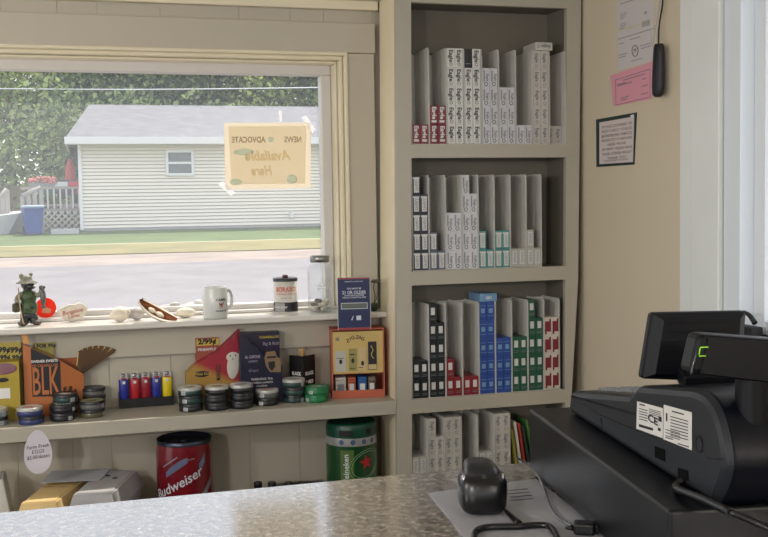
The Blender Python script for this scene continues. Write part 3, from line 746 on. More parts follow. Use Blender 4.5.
b = MB(); b.box((.012, -.0018, .163), (.022, -.0012, .172)); b.build('corner_badge', mat('badge_grey', (120, 118, 110), .5), t)
BK = [('grey_white', (178, 176, 168), .010, .040, .076, .134), ('olive', (148, 140, 84), .048, .070, .077, .140), ('cream', (196, 174, 130), .076, .096, .077, .142), ('black', (30, 30, 40), .102, .126, .078, .158)]
for nm, c, a, d, z0, z1 in BK:
    b = MB(); b.box((a, -.003, z0), (d, -.0012, z1), bevel=.0004); o = b.build('paper_booklet_picture', mat('booklet_pic_'+nm, c, .5), t)
b = MB()
for cx_, cz_ in ((.025, .104), (.059, .106), (.086, .098)): b.ball((cx_, -.003, cz_), (.0045, .0006, .007), 2)
b.box((.013, -.0033, .113), (.034, -.003, .1145)); b.box((.050, -.0033, .083), (.064, -.003, .085)); b.box((.050, -.0033, .122), (.064, -.003, .125)); b.box((.075, -.0033, .085), (.087, -.003, .087))
b.build('picture_print', INK, t)
b = MB(); b.tube([(.110, -.0032, .146), (.116, -.0032, .134), (.111, -.0032, .122), (.117, -.0032, .110)], .0012, 6, 4); b.build('gold_script', GOLD, t)
b = MB(); b.box((.103, -.0034, .080), (.125, -.003, .094)); b.build('gold_block', MATS['booklet_pic_cream'], t)
for i, (nm, c, a, w_) in enumerate([('white', (186, 180, 172), .010, .030), ('orange', (170, 86, 60), .045, .022), ('blue', (44, 96, 160), .074, .024), ('grey brown', (110, 98, 88), .102, .021)]):
    q = WM['rolling_paper_display'] @ Vector((a, .012, .0046))
    c_ = thing('rolling_paper_booklets', 'stack of %s rolling paper booklets in the bottom of the orange cabinet' % nm, 'rolling papers', q, RZ, 'rolling papers in the orange cabinet')
    b = MB(); m_ = mat('papers_'+nm.replace(' ', '_'), c, .5)
    for k in range(7): b.box((0, .0, .0005+k*.0075), (w_, .055, .0070+k*.0075), bevel=.0008, seg=1)
    b.build('booklet_stack', m_, c_)
    b = MB(); b.box((w_*.2, -.0008, .016), (w_*.8, -.0001, .034)); b.build('printed_label', PALE if nm != 'white' else PLINE, c_)

# navy age-limit sign on top of it
ys = 2.715
z0 = ZSH+.0006+H_+.0035
a_, c_ = on_y(338.5, 328, ys), on_y(371, 277.5, ys)
hs = c_.z - z0; ws = c_.x - a_.x - .003
t = thing('age_limit_sign', 'small navy sign reading 21 or older on top of the orange cabinet', 'sign', (a_.x+.004, ys+.022, z0+.0003), RZ)
b = MB(); b.box((0, 0, 0), (ws, .012, hs), bevel=.0006); b.build('block', mat('sign_edge_white', (196, 196, 200), .4), t)
b = MB(); b.box((.001, -.0008, .006), (ws-.002, -.00005, hs-.004)); b.build('navy_face', mat('sign_navy', (32, 40, 84), .4), t)
for z0, z1 in ((0, .0058), (hs-.0038, hs)): b = MB(); b.box((.001, -.0009, z0), (ws-.002, -.00005, z1)); b.build('red_border', mat('sign_red', (160, 60, 66), .4), t)
SGW = mat('sign_white_print', (206, 210, 220), .5)
for s_, z_, sz, ft in (('YOU MUST BE', .79, .0065, .04), ('21 OR OLDER', .715, .0125, .066), ('TO PURCHASE OR POSSESS', .66, .0055, .056), ('TOBACCO, E-CIGARETTES & VAPOR', .62, .0055, .066), ('PRODUCTS IN THIS STATE', .925, .004, .05)):
    text(s_, sz, SGW, t, FR((ws/2, -.001, hs*z_)), fit=ft, bold=.02)
b = MB(); b.box((.009, -.0012, hs*.40), (ws-.009, -.0009, hs*.52)); b.build('notice_frame', SGW, t)
b = MB(); b.box((.0105, -.0016, hs*.412), (ws-.0105, -.00125, hs*.508)); b.build('notice_field', mat('sign_olive', (96, 104, 96), .5), t)
b = MB(); b.box((ws*.56, -.0012, hs*.185), (ws*.70, -.0009, hs*.27)); b.prism([(ws*.40, -.0012, hs*.19), (ws*.43, -.0012, hs*.185), (ws*.48, -.0012, hs*.27), (ws*.46, -.0012, hs*.265)], (0, .0003, 0)); b.build('seal_marks', SGW, t)

# dried flower behind the sign: small pot on the sill
q = on_z(377, 318, ZSILL); xq = min(on_y(378, 300, 2.80).x, .772)
t = thing('dried_flower', 'small dried flower on a thin stem standing between the navy sign and shelf unit', 'dried flower', (xq-.012, 2.80, ZSILL+.0003))
b = MB(); b.lathe([(0, 0), (.008, 0), (.011, .012), (.010, .022), (.006, .024), (0, .024)], n=16); b.build('pot', mat('dark_green_glaze', (38, 62, 44), .35), t)
b = MB(); b.tube([(0, 0, .02), (.004, 0, .045), (-.001, 0, .065), (.003, -.002, .085)], .0012, 6, 5); b.tube([(0, 0, .02), (.012, 0, .05), (.011, 0, .08)], .001, 6, 5); b.build('stem', mat('stem_brown', (62, 52, 40), .6), t)
b = MB()
for k in range(9):
    a = k*2.4; b.ball((.003+.012*math.cos(a)*(k/9), -.004+.006*math.sin(a), .086+.006*math.sin(a*1.3)), (.008, .006, .005), 1, .1)
b.build('bloom', mat('dried_bloom', (104, 94, 84), .8, vary=.15, vscale=60), t)

# ------------------------------------------------------------------ things on the sill
SI = lambda u, v: on_z(u, v, ZSILL)
# figurine
q = SI(29, 325.5); q.z += .0003
t = thing('fishing_frog_figurine', 'small resin angler figurine in green overalls and grey hat holding its catch', 'figurine', M=Matrix.Translation(q + Vector((0, .012, 0))) @ Matrix.Rotation(R(14), 4, 'Z') @ Matrix.Scale(1.3, 4))
k = .0265   # metres per 10 px approx
CAMO = ramp_mat('camo_overalls', [(.35, (34, 44, 34)), (.5, (70, 94, 54)), (.62, (24, 30, 28)), (.8, (92, 106, 76))], 90, .45, coat=.3)
DK = mat('figurine_dark', (38, 40, 42), .35, coat=.3); GH = mat('figurine_grey', (132, 132, 118), .5); BT = mat('figurine_brown', (84, 74, 60), .5)
b = MB()
b.ball((0, 0, .036), (.0185, .014, .020), 3); b.ball((0, 0, .056), (.0165, .012, .018), 3); b.build('overalls', CAMO, t)
b = MB(); b.ball((-.001, .0, .020), (.0165, .013, .012), 2); b.lathe([(.008, .0), (.009, .006), (.008, .018), (0, .018)], c=(-.009, -.002, .003), n=14); b.lathe([(.008, .0), (.009, .006), (.008, .018), (0, .018)], c=(.009, -.002, .003), n=14); b.build('legs', DK, t)
for s in (-1, 1):
    b = MB(); b.ball((s*.014+.0, -.007, .005), (.010, .014, .0055), 2); b.build('boot', BT, t)
b = MB(); b.ball((-.002, -.001, .083), (.012, .012, .012), 2); b.ball((.004, -.010, .079), (.010, .008, .0065), 2); b.ball((-.001, -.001, .073), (.009, .009, .007), 2); b.build('head', DK, t)
b = MB(); b.ball((-.004, -.012, .086), .0024, 1); b.ball((.006, -.013, .086), .0024, 1); b.ball((.010, -.017, .080), (.003, .002, .0025), 1); b.build('eyes', WHITE, t)
b = MB(); b.lathe([(.0, .102), (.009, .101), (.012, .096), (.0125, .091), (.021, .0865), (.0215, .085), (.012, .087), (0, .088)], c=(-.002, .001, 0), n=24); b.ball((-.012, 0, .100), (.005, .004, .006), 2); b.ball((.007, 0, .103), (.004, .004, .004), 2); b.build('hat', GH, t)
for pts in ([(-.012, 0, .064), (-.022, -.004, .056), (-.024, -.009, .046)], [(.012, 0, .064), (.021, -.006, .060), (.025, -.010, .072)]): b = MB(); b.tube(pts, [.006, .0045], 10, 4); b.build('arm', GH, t)
b = MB(); b.box((-.033, -.016, .028), (-.020, -.002, .046), bevel=.003); b.build('creel_basket', mat('basket_olive', (70, 66, 52), .7, bump=.5, bscale=200), t)
b = MB(); b.ball((.026, -.011, .076), (.007, .006, .005), 2); b.ball((.027, -.012, .055), (.006, .004, .018), 2); b.ball((.027, -.012, .036), (.006, .002, .004), 1); b.build('caught_fish', mat('fish_grey', (88, 92, 88), .35, coat=.4), t)
b = MB(); b.tube([(-.021, -.014, .078), (-.020, -.0165, .045), (-.016, -.020, .012), (-.013, -.0215, .004)], .0013, 6, 4); b.build('fishing_rod', mat('rod_tan', (190, 162, 120), .5), t)

# orange translucent disc leaning on the sash
ORG = translucent('orange_translucent', (236, 74, 34), .6, .3)
q = SI(45, 318.5); yd = 2.926
cz = on_y(45.5, 305, yd); rd = (on_y(55, 305, yd).x - cz.x)*1.12
t = thing('orange_disc', 'translucent orange plastic disc standing against the window behind the figurine', 'disc', (cz.x, yd, 1.2585))
b = MB(); Mx = Matrix.Translation((0, 0, rd)) @ Matrix.Rotation(R(90-6), 4, 'X')
b.lathe([(0, 0), (rd*.88, 0), (rd, .002), (rd, .004), (rd*.88, .003), (0, .003)], n=40, M=Mx, c=(0, 0, 0)); b.build('disc', ORG, t)
b = MB(); b.prism([(-.010, -.0045, rd*.55), (.012, -.0045, rd*.45), (.014, -.0045, rd*.85), (.004, -.0045, rd*1.05), (-.008, -.0045, rd*.9)], (0, .0008, 0)); b.build('sticker', mat('disc_sticker', (206, 150, 120), .5), t)

# painted rock
q = SI(73, 322.5)
t = thing('painted_stone', 'flat grey stone with red handwriting, standing on the sill beside the figurine', 'stone', q + Vector((0, .008, .0003)), R(8))
b = MB(); sc_ = .001*2.62
pl = [(57, 311), (60, 308.5), (65, 307), (70, 305), (75, 305.5), (80, 303.5), (85, 306), (88.5, 310), (86, 314), (82, 320), (76, 322), (72, 323.3), (66, 322), (61, 318)]
b.prism([((u-72.5)*sc_, 0, (323.3-v)*sc_) for u, v in pl][::-1], (0, .014, 0), bevel=.003, seg=2)
b.build('stone', mat('grey_stone', (206, 198, 182), .8, vary=.12, vscale=60, bump=.6, bscale=120), t)
text('Bungalow', .017, REDINK, t, FR((.0, -.0004, .0285)) @ Matrix.Rotation(R(10), 4, 'Z'), shear=.2, fit=.056, bold=0)
text('Lures', .014, REDINK, t, FR((.002, -.0004, .0165)) @ Matrix.Rotation(R(8), 4, 'Z'), shear=.2, fit=.030, bold=0)

# shells
SHELL = mat('shell_cream', (222, 212, 194), .45, vary=.10, vscale=45, bump=.4, bscale=90)
SHELLG = mat('shell_grey', (176, 172, 168), .45, vary=.12, vscale=50, bump=.4, bscale=90)
def spiral(b, c, r, turns=2.2, ax=(1, 0, 0)):
    n = 26; pts = []; rs = []
    for i in range(n):
        f = i/(n-1); a = f*turns*2*math.pi; rr = r*(1-.8*f)
        pts.append(Vector(c) + Vector((rr*.55*math.cos(a) , rr*.5*math.sin(a)*.8 - f*r*.2, rr*.5*math.sin(a) + f*r*.35))); rs.append(r*.52*(1-.72*f))
    b.tube(pts, rs, 12)
def shell(u0, u1, v0, v1, m, label, kind, dy=0):
    q = SI((u0+u1)/2, v1); w_ = (u1-u0)*.0029; h_ = (v1-v0)*.0029
    t = thing('seashell', label, 'seashell', q + Vector((0, w_*.35+dy, .0002)), R(random.uniform(-10, 10)), 'seashells on the window sill')
    b = MB()
    if kind == 'whelk':
        b.ball((0, 0, h_*.47), (w_*.42, w_*.34, h_*.465), 3, .03); spiral(b, (w_*.16, -w_*.05, h_*.5), h_*.42)
        b.ball((-w_*.36, 0, h_*.36), (w_*.16, w_*.12, h_*.2), 2, .05)
    elif kind == 'clam':
        b.ball((0, 0, h_*.45), (w_*.5, w_*.3, h_*.45), 3, .02); b.tube([(-w_*.45, -w_*.1, h_*.40), (0, -w_*.31, h_*.34), (w_*.45, -w_*.1, h_*.42)], .0012, 6, 6)
    elif kind == 'long':
        b.ball((0, 0, h_*.40), (w_*.5, w_*.22, h_*.38), 3, .03); b.ball((w_*.2, -.004, h_*.6), (w_*.24, w_*.15, h_*.35), 2, .05)
    b.build('shell', m, t)
shell(111, 130, 307.5, 322.5, SHELL, 'round cream whelk shell next to the painted stone', 'whelk')
shell(129.5, 145, 308, 321, SHELLG, 'small grey spiral shell left of the boat', 'whelk', .004)
shell(158, 184, 303.5, 316, SHELLG, 'dark grey shell behind the toy boat', 'long', .03)
shell(177, 195.5, 307.5, 318.5, SHELL, 'smooth cream clam shell left of the mug', 'clam', 0)
shell(184, 206, 300.5, 314, SHELLG, 'pale shell behind the clam, touching the mug', 'long', .028)
# toy boat, tilted
q = SI(158, 322)
Mb = Matrix.Translation(q + Vector((-.002, .02, .0225))) @ Matrix.Rotation(R(-8), 4, 'Z') @ Matrix.Rotation(R(32), 4, 'Y') @ Matrix.Rotation(R(38), 4, 'X')
t = thing('toy_rowboat', 'miniature white rowboat with brown interior tilted among the shells', 'model boat', M=Mb)
L_ = .112; n = 14; b = MB(); t_ = bmesh.new(); rings = []
for i in range(n+1):
    f = i/n; x = (f-.5)*L_; w_ = .0225*(math.sin(math.pi*min(1, f*.93+.03))**.6); dz = .010*(2*abs(f-.45))**2.2
    ring_ = [(x, -w_, dz+.004), (x, -w_*.85, dz-.005), (x, -w_*.35, dz-.011), (x, w_*.35, dz-.011), (x, w_*.85, dz-.005), (x, w_, dz+.004)]
    ring_ += [(x, w_*.70, dz+.004), (x, w_*.60, dz-.004), (x, w_*.3, dz-.008), (x, -w_*.3, dz-.008), (x, -w_*.60, dz-.004), (x, -w_*.70, dz+.004)]
    rings.append([t_.verts.new(p) for p in ring_])
inner = []
for A, B in zip(rings, rings[1:]):
    for j in range(12):
        f = t_.faces.new([A[j], A[(j+1) % 12], B[(j+1) % 12], B[j]])
        if 6 <= j <= 10: inner.append(f)
t_.faces.new(rings[0][::-1]); t_.faces.new(rings[-1])
inn = MB()
for f in inner: inn.face([v.co + Vector((0, 0, .0004)) for v in f.verts])
b.merge(t_); b.build('hull', mat('boat_white', (216, 208, 192), .45, vary=.05, vscale=50), t)
inn.build('boat_interior', mat('boat_brown', (142, 84, 48), .5), t)
b = MB(); b.ball((-.014, 0, .000), (.012, .008, .005), 2, .08); b.ball((.010, .001, .000), (.013, .008, .005), 2, .08); b.build('boat_cargo', SHELL, t)
b = MB(); b.box((-.052, -.0015, .012), (-.048, .0015, .022), bevel=.0005); b.build('bow_post', DK, t)

# camel mug
q = SI(215.5, 319.6)
t = thing('mug', 'white coffee mug with a small brown animal print on the sill', 'mug', q + Vector((.004, .034, .0003)), R(15))
mr, mh = .0335, .086
MUG = mat('mug_glaze', (208, 210, 206), .2, coat=.5)
b = MB(); b.lathe([(0, 0), (mr-.003, 0), (mr-.001, .003), (mr, .008), (mr, mh-.002), (mr-.001, mh), (mr-.003, mh-.001), (mr-.0035, .006), (0, .005)], n=44); b.build('cup', MUG, t)
b = MB(); b.tube([(mr-.002, 0, mh*.80), (mr+.008, 0, mh*.86), (mr+.0155, 0, mh*.64), (mr+.012, 0, mh*.38), (mr-.002, 0, mh*.24)], .0042, 10, 6); b.build('handle', MUG, t)
BR = mat('mug_print_brown', (134, 64, 48), .5)
b = MB(); wrap_patch(b, mr+.0004, -1.62, -1.25, .031, .040, 6, lambda u: (.036+.004*math.sin(u*9), .043+.003*math.sin(u*12))); wrap_patch(b, mr+.0004, -1.58, -1.53, .028, .038, 1); wrap_patch(b, mr+.0004, -1.38, -1.33, .028, .038, 1); wrap_patch(b, mr+.0004, -1.27, -1.20, .040, .047, 1); b.build('animal_print', BR, t)
wrap_text('CAMEL', .010, INK, t, mr, .052, -1.42, bold=.03); wrap_text('CIGARETTES', .006, INK, t, mr, .022, -1.42, bold=.03)

# soap powder tin
q = SI(288, 313)
t = thing('soap_powder_tin', 'old round powder tin with white and black label and dark lid on the sill', 'tin', q + Vector((0, .033, .0003)), R(-4))
br, bh = .0345, .099
b = MB(); b.lathe([(0, 0), (br, 0), (br+.0006, .0015), (br, .003), (br, bh-.003), (0, bh-.003)], n=44); b.build('can_body', mat('can_white', (206, 202, 194), .45, vary=.08, vscale=40), t)
b = MB(); b.lathe([(br+.0003, .003), (br+.0003, .030)], n=44); b.build('black_band', mat('can_black', (28, 28, 34), .45), t)
b = MB(); wrap_patch(b, br+.0008, -2.7, -1.75, .004, .028, 8); b.build('white_band_field', mat('band_grey', (150, 148, 144), .5), t)
b = MB(); b.lathe([(br+.0006, bh-.010), (br+.001, bh-.002), (br-.002, bh), (br-.006, bh-.002), (0, bh-.002)], n=44); b.build('lid', mat('lid_dark', (58, 56, 60), .4, .3), t)
b = MB(); b.lathe([(0, bh-.002), (.008, bh-.002), (.008, bh+.006), (.006, bh+.008), (0, bh+.008)], n=20); b.build('lid_knob', mat('knob_maroon', (84, 48, 52), .4), t)
wrap_text('BORAXO', .019, mat('boraxo_red', (196, 96, 76), .5), t, br, .066, -1.62, bold=.03, sx=.78)
wrap_text('POWDERED HAND SOAP', .0055, MATS['boraxo_red'], t, br, .053, -1.62, bold=.02)
wrap_text('20 MULE TEAM', .005, PLINE, t, br, .042, -1.62); wrap_text('HAND SOAP', .008, SGW, t, br+.0006, .016, -2.2, bold=.02)

# mason jar with shells
q = SI(322, 313)
t = thing('glass_jar', 'clear glass canning jar with metal lid and shells inside, beside the powder tin', 'jar', q + Vector((.004, .036, .0003)))
jr, jh = .036, .160
JG = glass_mat('jar_glass', haze=.05, gloss=.02, tint=(252, 253, 253))
b = MB(); b.lathe([(0, 0), (jr-.004, 0), (jr, .004), (jr, .116), (jr-.002, .129), (jr-.010, .139), (jr-.010, .146), (jr-.012, .146), (jr-.012, .138), (jr-.0035, .127), (jr-.0018, .116), (jr-.0018, .005), (jr-.005, .003), (0, .003)], n=40); b.build('glass_body', JG, t)
b = MB(); b.lathe([(jr-.0095, .142), (jr-.0085, .143), (jr-.0085, jh-.001), (jr-.0095, jh), (jr-.013, jh), (jr-.013, jh-.001), (0, jh-.001)], n=40); b.build('lid', mat('jar_lid', (140, 138, 134), .3, .9), t)
wrap_text('Ball', .03, mat('jar_emboss', (226, 230, 232), .15), t, jr-.0004, .075, -1.5, shear=.25)
bq = WM[t.name].translation
for i in range(16):
    a = i*2.39; rr = .022*math.sqrt(((i*7) % 16)/16); zz = .0035 + .0075 + (.0115*(i//6))
    c_ = thing('jar_pebble_shell', 'small %s shell inside the glass jar, %s' % ('white' if i % 3 else 'grey', ['bottom', 'middle', 'top'][i//6 if i < 18 else 2] + ' of the heap'), 'seashell', bq + Vector((rr*math.cos(a), rr*math.sin(a), zz-.0075)), a, 'shells inside the glass jar')
    b = MB(); b.ball((0, 0, .006), (.0085, .006, .0058), 2, .1); b.ball((.005, 0, .008), (.004, .004, .004), 1, .1); b.build('shell', SHELL if i % 3 else mat('shell_dark', (120, 112, 104), .6), c_)

# ------------------------------------------------------------------ newspaper sign taped to the glass
yg = YW + .102
A, B_, C_, D2 = [on_y(*p, yg) for p in ((225.5, 189.5), (311, 188), (310.5, 122.5), (223.8, 123))]
t = thing('newspaper_sign', 'tan newspaper poster seen from behind, taped to the window glass', 'poster', ((A.x+B_.x)/2, yg, A.z))
inv = WM[t.name].inverted()
PAP = translucent('poster_paper', (238, 230, 214), .85, .8)
b = MB(); b.prism([(p.x, yg, p.z) for p in (A, B_, C_, D2)], (0, -.0006, 0)); b.build('paper', PAP, t, True)
i1 = [A.lerp(C_, .07), B_.lerp(D2, .07), C_.lerp(A, .05), D2.lerp(B_, .05)]
b = MB(); b.prism([(p.x, yg-.0007, p.z) for p in i1], (0, -.0003, 0)); b.build('blue_grey_field', translucent('poster_field', (247, 244, 236), .88, .8), t, True)
def mirr(s_, u, v, sz, m, ft, **kw):
    text(s_, sz, m, t, inv @ FR(on_y(u, v, yg-.0011)) @ Matrix.Rotation(R(.6), 4, 'Z') @ Matrix.Diagonal((-1, 1, -1, 1)) @ Matrix.Translation((0, 0, -.0008)), fit=ft, **kw)
mirr('NEWS', 293, 139.8, .024, translucent('faded_brown_ink', (176, 160, 150), .9, .7), .05, bold=.02)
mirr('ADVOCATE', 248.5, 140, .024, MATS['faded_brown_ink'], .098, bold=.02)
mirr('Available', 268, 156, .040, translucent('faded_tan_ink', (236, 226, 204), .93, .7), .135, bold=.03, shear=.2)
mirr('Here', 262, 171, .040, MATS['faded_tan_ink'], .06, bold=.03, shear=.2)
PBL = translucent('poster_blue', (236, 246, 246), .93, .8)
for u, v, rr in ((236, 182, (.018, .0003, .010)), (292, 179, (.016, .0003, .014)), (244, 152, (.03, .0003, .010)), (271, 139.5, (.010, .0003, .008))):
    b = MB(); b.ball(on_y(u, v, yg-.001), rr, 2); b.build('blue_smudge', PBL, t, True)
TP = translucent('white_tape', (255, 255, 255), .6, .5)
for nm, pts in (('lower', [(218, 184), (223, 181), (235.5, 193), (231, 196)]), ('upper right', [(301.5, 117.5), (306, 115.5), (316, 130), (312, 133)]), ('upper', [(279, 110), (281.5, 110), (282, 122), (279.5, 122)])):
    b = MB(); b.prism([on_y(u, v, yg-.0010) for u, v in pts], (0, -.0004, 0)); b.build('tape', TP, t, True)

# ------------------------------------------------------------------ lower shelf: kegs, cartons, tag
def keg(u, r, h, y, nm, label, m):
    x = on_y(u, 450, y).x
    return thing(nm, label, 'keg', (x, y, ZLO+.0005))
RED = mat('keg_red', (112, 14, 28), .25, coat=.4, vary=.08, vscale=14); SILV = mat('keg_silver', (170, 172, 180), .3, .7)
yk_ = 2.77; rk = .0755
t = keg(184.5, rk, .25, yk_, 'red_beer_keg', 'red mini beer keg with slanted script lettering under the wall shelf', None)
kh = .245
b = MB(); b.lathe([(0, 0), (rk*.93, 0), (rk*.95, .004), (rk, .02), (rk, kh-.035), (rk*.955, kh-.012), (rk*.95, kh-.006)], n=48); b.build('barrel', RED, t)
b = MB(); b.lathe([(rk*.955, kh-.012), (rk*.965, kh), (rk*.94, kh+.001), (rk*.92, kh-.010), (rk*.6, kh-.012), (.012, kh-.010), (0, kh-.010)], n=48); b.build('top_rim', mat('keg_rim', (62, 66, 78), .3, .7), t)
b = MB(); b.lathe([(0, kh-.0105), (.016, kh-.0105), (.014, kh-.004), (0, kh-.004)], n=20); b.build('bung', BLACK, t)
wrap_text('Budweiser', .036, SGW, t, rk+.0003, kh-.112, -1.98, rot=R(27), shear=.3, bold=.012)
b = MB(); wrap_patch(b, rk+.0005, -2.35, -1.55, 0, 0, 12, lambda u: (kh-.092+.040*u, kh-.078+.040*u+.006*math.sin(3.14*u))); wrap_patch(b, rk+.0005, -1.15, -.9, 0, 0, 4, lambda u: (kh-.085+.03*u, kh-.06+.03*u)); b.build('blue_swash', mat('swash_blue', (96, 104, 136), .4, vary=.2, vscale=60), t)
b = MB(); wrap_patch(b, rk+.0004, -2.5, -1.9, 0, 0, 10, lambda u: (kh-.068+.03*u, kh-.064+.03*u)); wrap_patch(b, rk+.0004, -1.72, -1.3, 0, 0, 8, lambda u: (kh-.048+.004*u, kh-.045+.004*u)); wrap_patch(b, rk+.0004, -1.05, -.6, 0, 0, 8, lambda u: (kh-.16+.04*u, kh-.14+.04*u)); b.build('silver_stroke', SILV, t)

rk = .0715; yk_ = 2.762
t = keg(351.5, rk, .25, yk_, 'green_beer_keg', 'green mini beer keg with red star and silver band under the wall shelf', None)
GRN = mat('keg_green', (18, 66, 34), .3, coat=.4, vary=.15, vscale=10); GRD = mat('keg_dark_green', (8, 66, 48), .35)
kh = .262
b = MB(); b.lathe([(0, 0), (rk*.93, 0), (rk, .02), (rk, kh-.062)], n=48); b.build('barrel', GRN, t)
b = MB(); b.lathe([(rk, kh-.062), (rk*1.005, kh-.06), (rk*.985, kh-.040)], n=48); b.build('silver_band', mat('band_silver', (168, 168, 166), .35, .4, vary=.15, vscale=30), t)
b = MB(); b.lathe([(rk*.985, kh-.040), (rk*.99, kh-.020), (rk*.96, kh-.006), (rk*.90, kh), (rk*.85, kh-.006), (0, kh-.008)], n=48); b.build('plastic_shoulder', GRD, t)
for a0, a1, z0, z1 in ((-2.3, -1.75, kh-.034, kh-.018), (-1.2, -.95, kh-.032, kh-.016)): b = MB(); wrap_patch(b, rk*.99+.0006, a0, a1, z0, z1, 8); b.build('grip_slot', BLACKM, t)
b = MB()
for a_ in (-2.2, -1.75, -1.3, -.9):
    for i_ in range(12):
        p_ = [(a_ + q_*math.cos(w*math.pi/6)*.10, kh-.0505 + q_*math.sin(w*math.pi/6)*.0075) for q_, w in ((1, i_), (1, i_+1), (0, 0))]
        b.face([((rk*.996+.0008)*math.cos(a), (rk*.996+.0008)*math.sin(a), z) for a, z in p_])
b.build('medal_prints', mat('medal_blue', (72, 96, 130), .4), t)
b = MB(); ac, zc_ = -1.22, kh-.108
pts = []
for i_ in range(10):
    q_ = .021 if i_ % 2 == 0 else .009; w = math.pi/2 + i_*math.pi/5 + .15; pts.append((ac + q_*math.cos(w)/rk, zc_ + q_*math.sin(w)))
for i_ in range(10):
    tri = [pts[i_], pts[(i_+1) % 10], (ac, zc_)]
    b.face([((rk+.0012)*math.cos(a), (rk+.0012)*math.sin(a), z) for a, z in tri])
b.build('red_star', mat('star_red', (178, 30, 40), .4), t)
b = MB()
for q_ in (.034, .040):
    P4 = []
    for i_ in range(33):
        w = i_*2*math.pi/32; P4.append(((rk+.0008)*math.cos(ac + q_*1.25*math.cos(w)/rk), (rk+.0008)*math.sin(ac + q_*1.25*math.cos(w)/rk), zc_ - .006 + q_*math.sin(w)+.3*q_*math.cos(w)))
    b.tube(P4, .0007, 5)
b.build('oval_outline', mat('pale_green', (136, 176, 130), .4), t)
b = MB(); wrap_patch(b, rk+.0004, -2.25, -1.72, .02, kh-.072, 8); b.build('lime_panel', mat('lime_panel', (78, 104, 44), .4, vary=.2, vscale=30), t)
wrap_text('Heineken', .022, SGW, t, rk+.0004, kh-.125, -2.02, rot=R(90), bold=.02)

# egg cartons
def egg_carton(u0, u1, v1, name, label, m, rz, y=2.79, top_u=None, L=.30, h=.07):
    pass
def carton(loc, rz, m, label, dents, L=.14, W=.10, h=.062, tilt=0, name='egg_carton'):
    t = thing(name, label, 'egg carton', M=Matrix.Translation(loc) @ Matrix.Rotation(rz, 4, 'Z') @ Matrix.Rotation(tilt, 4, 'X'), group='egg cartons on the lower shelf')
    b = MB(); i_ = .012
    b.hexa([(0, 0, h*.5), (W, 0, h*.5), (W, L, h*.5), (0, L, h*.5), (i_, i_, h), (W-i_, i_, h), (W-i_, L-i_, h), (i_, L-i_, h)])
    b.box((i_*1.5, i_*1.4, h), (W-i_*1.5, L-i_*1.4, h+.002), bevel=.0012)
    b.build('lid', m, t)
    b = MB(); i_ = .008
    b.hexa([(i_, i_, 0), (W-i_, i_, 0), (W-i_, L-i_, 0), (i_, L-i_, 0), (0, 0, h*.48), (W, 0, h*.48), (W, L, h*.48), (0, L, h*.48)])
    b.box((-.004, -.004, h*.47), (W+.004, L+.004, h*.5)); b.build('bottom', m, t)
    b = MB()
    for k_ in range(2): b.lathe([(0, h+.0005), (.006, h+.0005), (.007, h+.0028), (0, h+.0028)], c=(W*.5+(-.012 if k_ else .014), L*(.72 if k_ else .62), 0), n=12)
    if dents: b.build('vent_hole', BLACKM, t)
    else: b.bm.free(); text('FRESH EGGS', .011, mat('egg_ink', (120, 92, 44), .6), t, Matrix.Translation((W*.45, L*.6, h+.0022)), bold=.03, fit=.07)
    return t
YEL = mat('carton_straw', (222, 192, 134), .7, vary=.05, vscale=20); GRY = mat('carton_pulp_grey', (172, 170, 172), .8, vary=.06, vscale=25, bump=.4, bscale=150)
carton(Vector((on_y(12, 505, 2.575).x, 2.59, ZLO+.0005)), R(-15), YEL, 'straw yellow egg carton on the lower shelf under the paper tag, lower of two', False, L=.245, W=.112, h=.074)
carton(Vector((on_y(14, 500, 2.58).x, 2.592, ZLO+.0775)), R(-17), YEL, 'straw yellow egg carton under the paper tag, upper of two', False, L=.245, W=.108, h=.074)
carton(Vector((on_y(68.5, 503, 2.58).x, 2.590, ZLO+.0005)), R(-15), GRY, 'grey pulp egg carton right of the yellow one, lower of two', True, L=.25, W=.122, h=.076)
carton(Vector((on_y(67, 500, 2.58).x, 2.5915, ZLO+.0795)), R(-17), GRY, 'grey pulp egg carton with vent holes, upper of two', True, L=.25, W=.120, h=.082)
zz_ = ZLO+.1655
b = MB(); b.prism([on_z(u, v, zz_) for u, v in ((40, 483), (99, 480.5), (111, 468.5), (52, 471))], (0, 0, .0008)); o = b.build('paper_sheet', mat('grey_white_paper', (190, 190, 196), .6)); tag(o, 'grey white sheet of paper lying across the two egg cartons', 'paper')
b = MB(); yq = 2.70
b.prism([Vector((on_y(-22, 510, yq).x, yq, ZLO+.0045)), Vector((on_y(17, 510, yq).x, yq, ZLO+.0045)), on_y(3, 478, yq), on_y(-14, 476, yq)], (0, .09, 0), bevel=.003); o = b.build('paper_bag', mat('white_paper_bag', (200, 198, 196), .7, vary=.05, vscale=20)); tag(o, 'crumpled white paper bag at the left end of the lower shelf', 'bag')
_zm = min(v_.co.z for v_ in o.data.vertices)
for v_ in o.data.vertices: v_.co.z -= _zm - ZLO - .0005
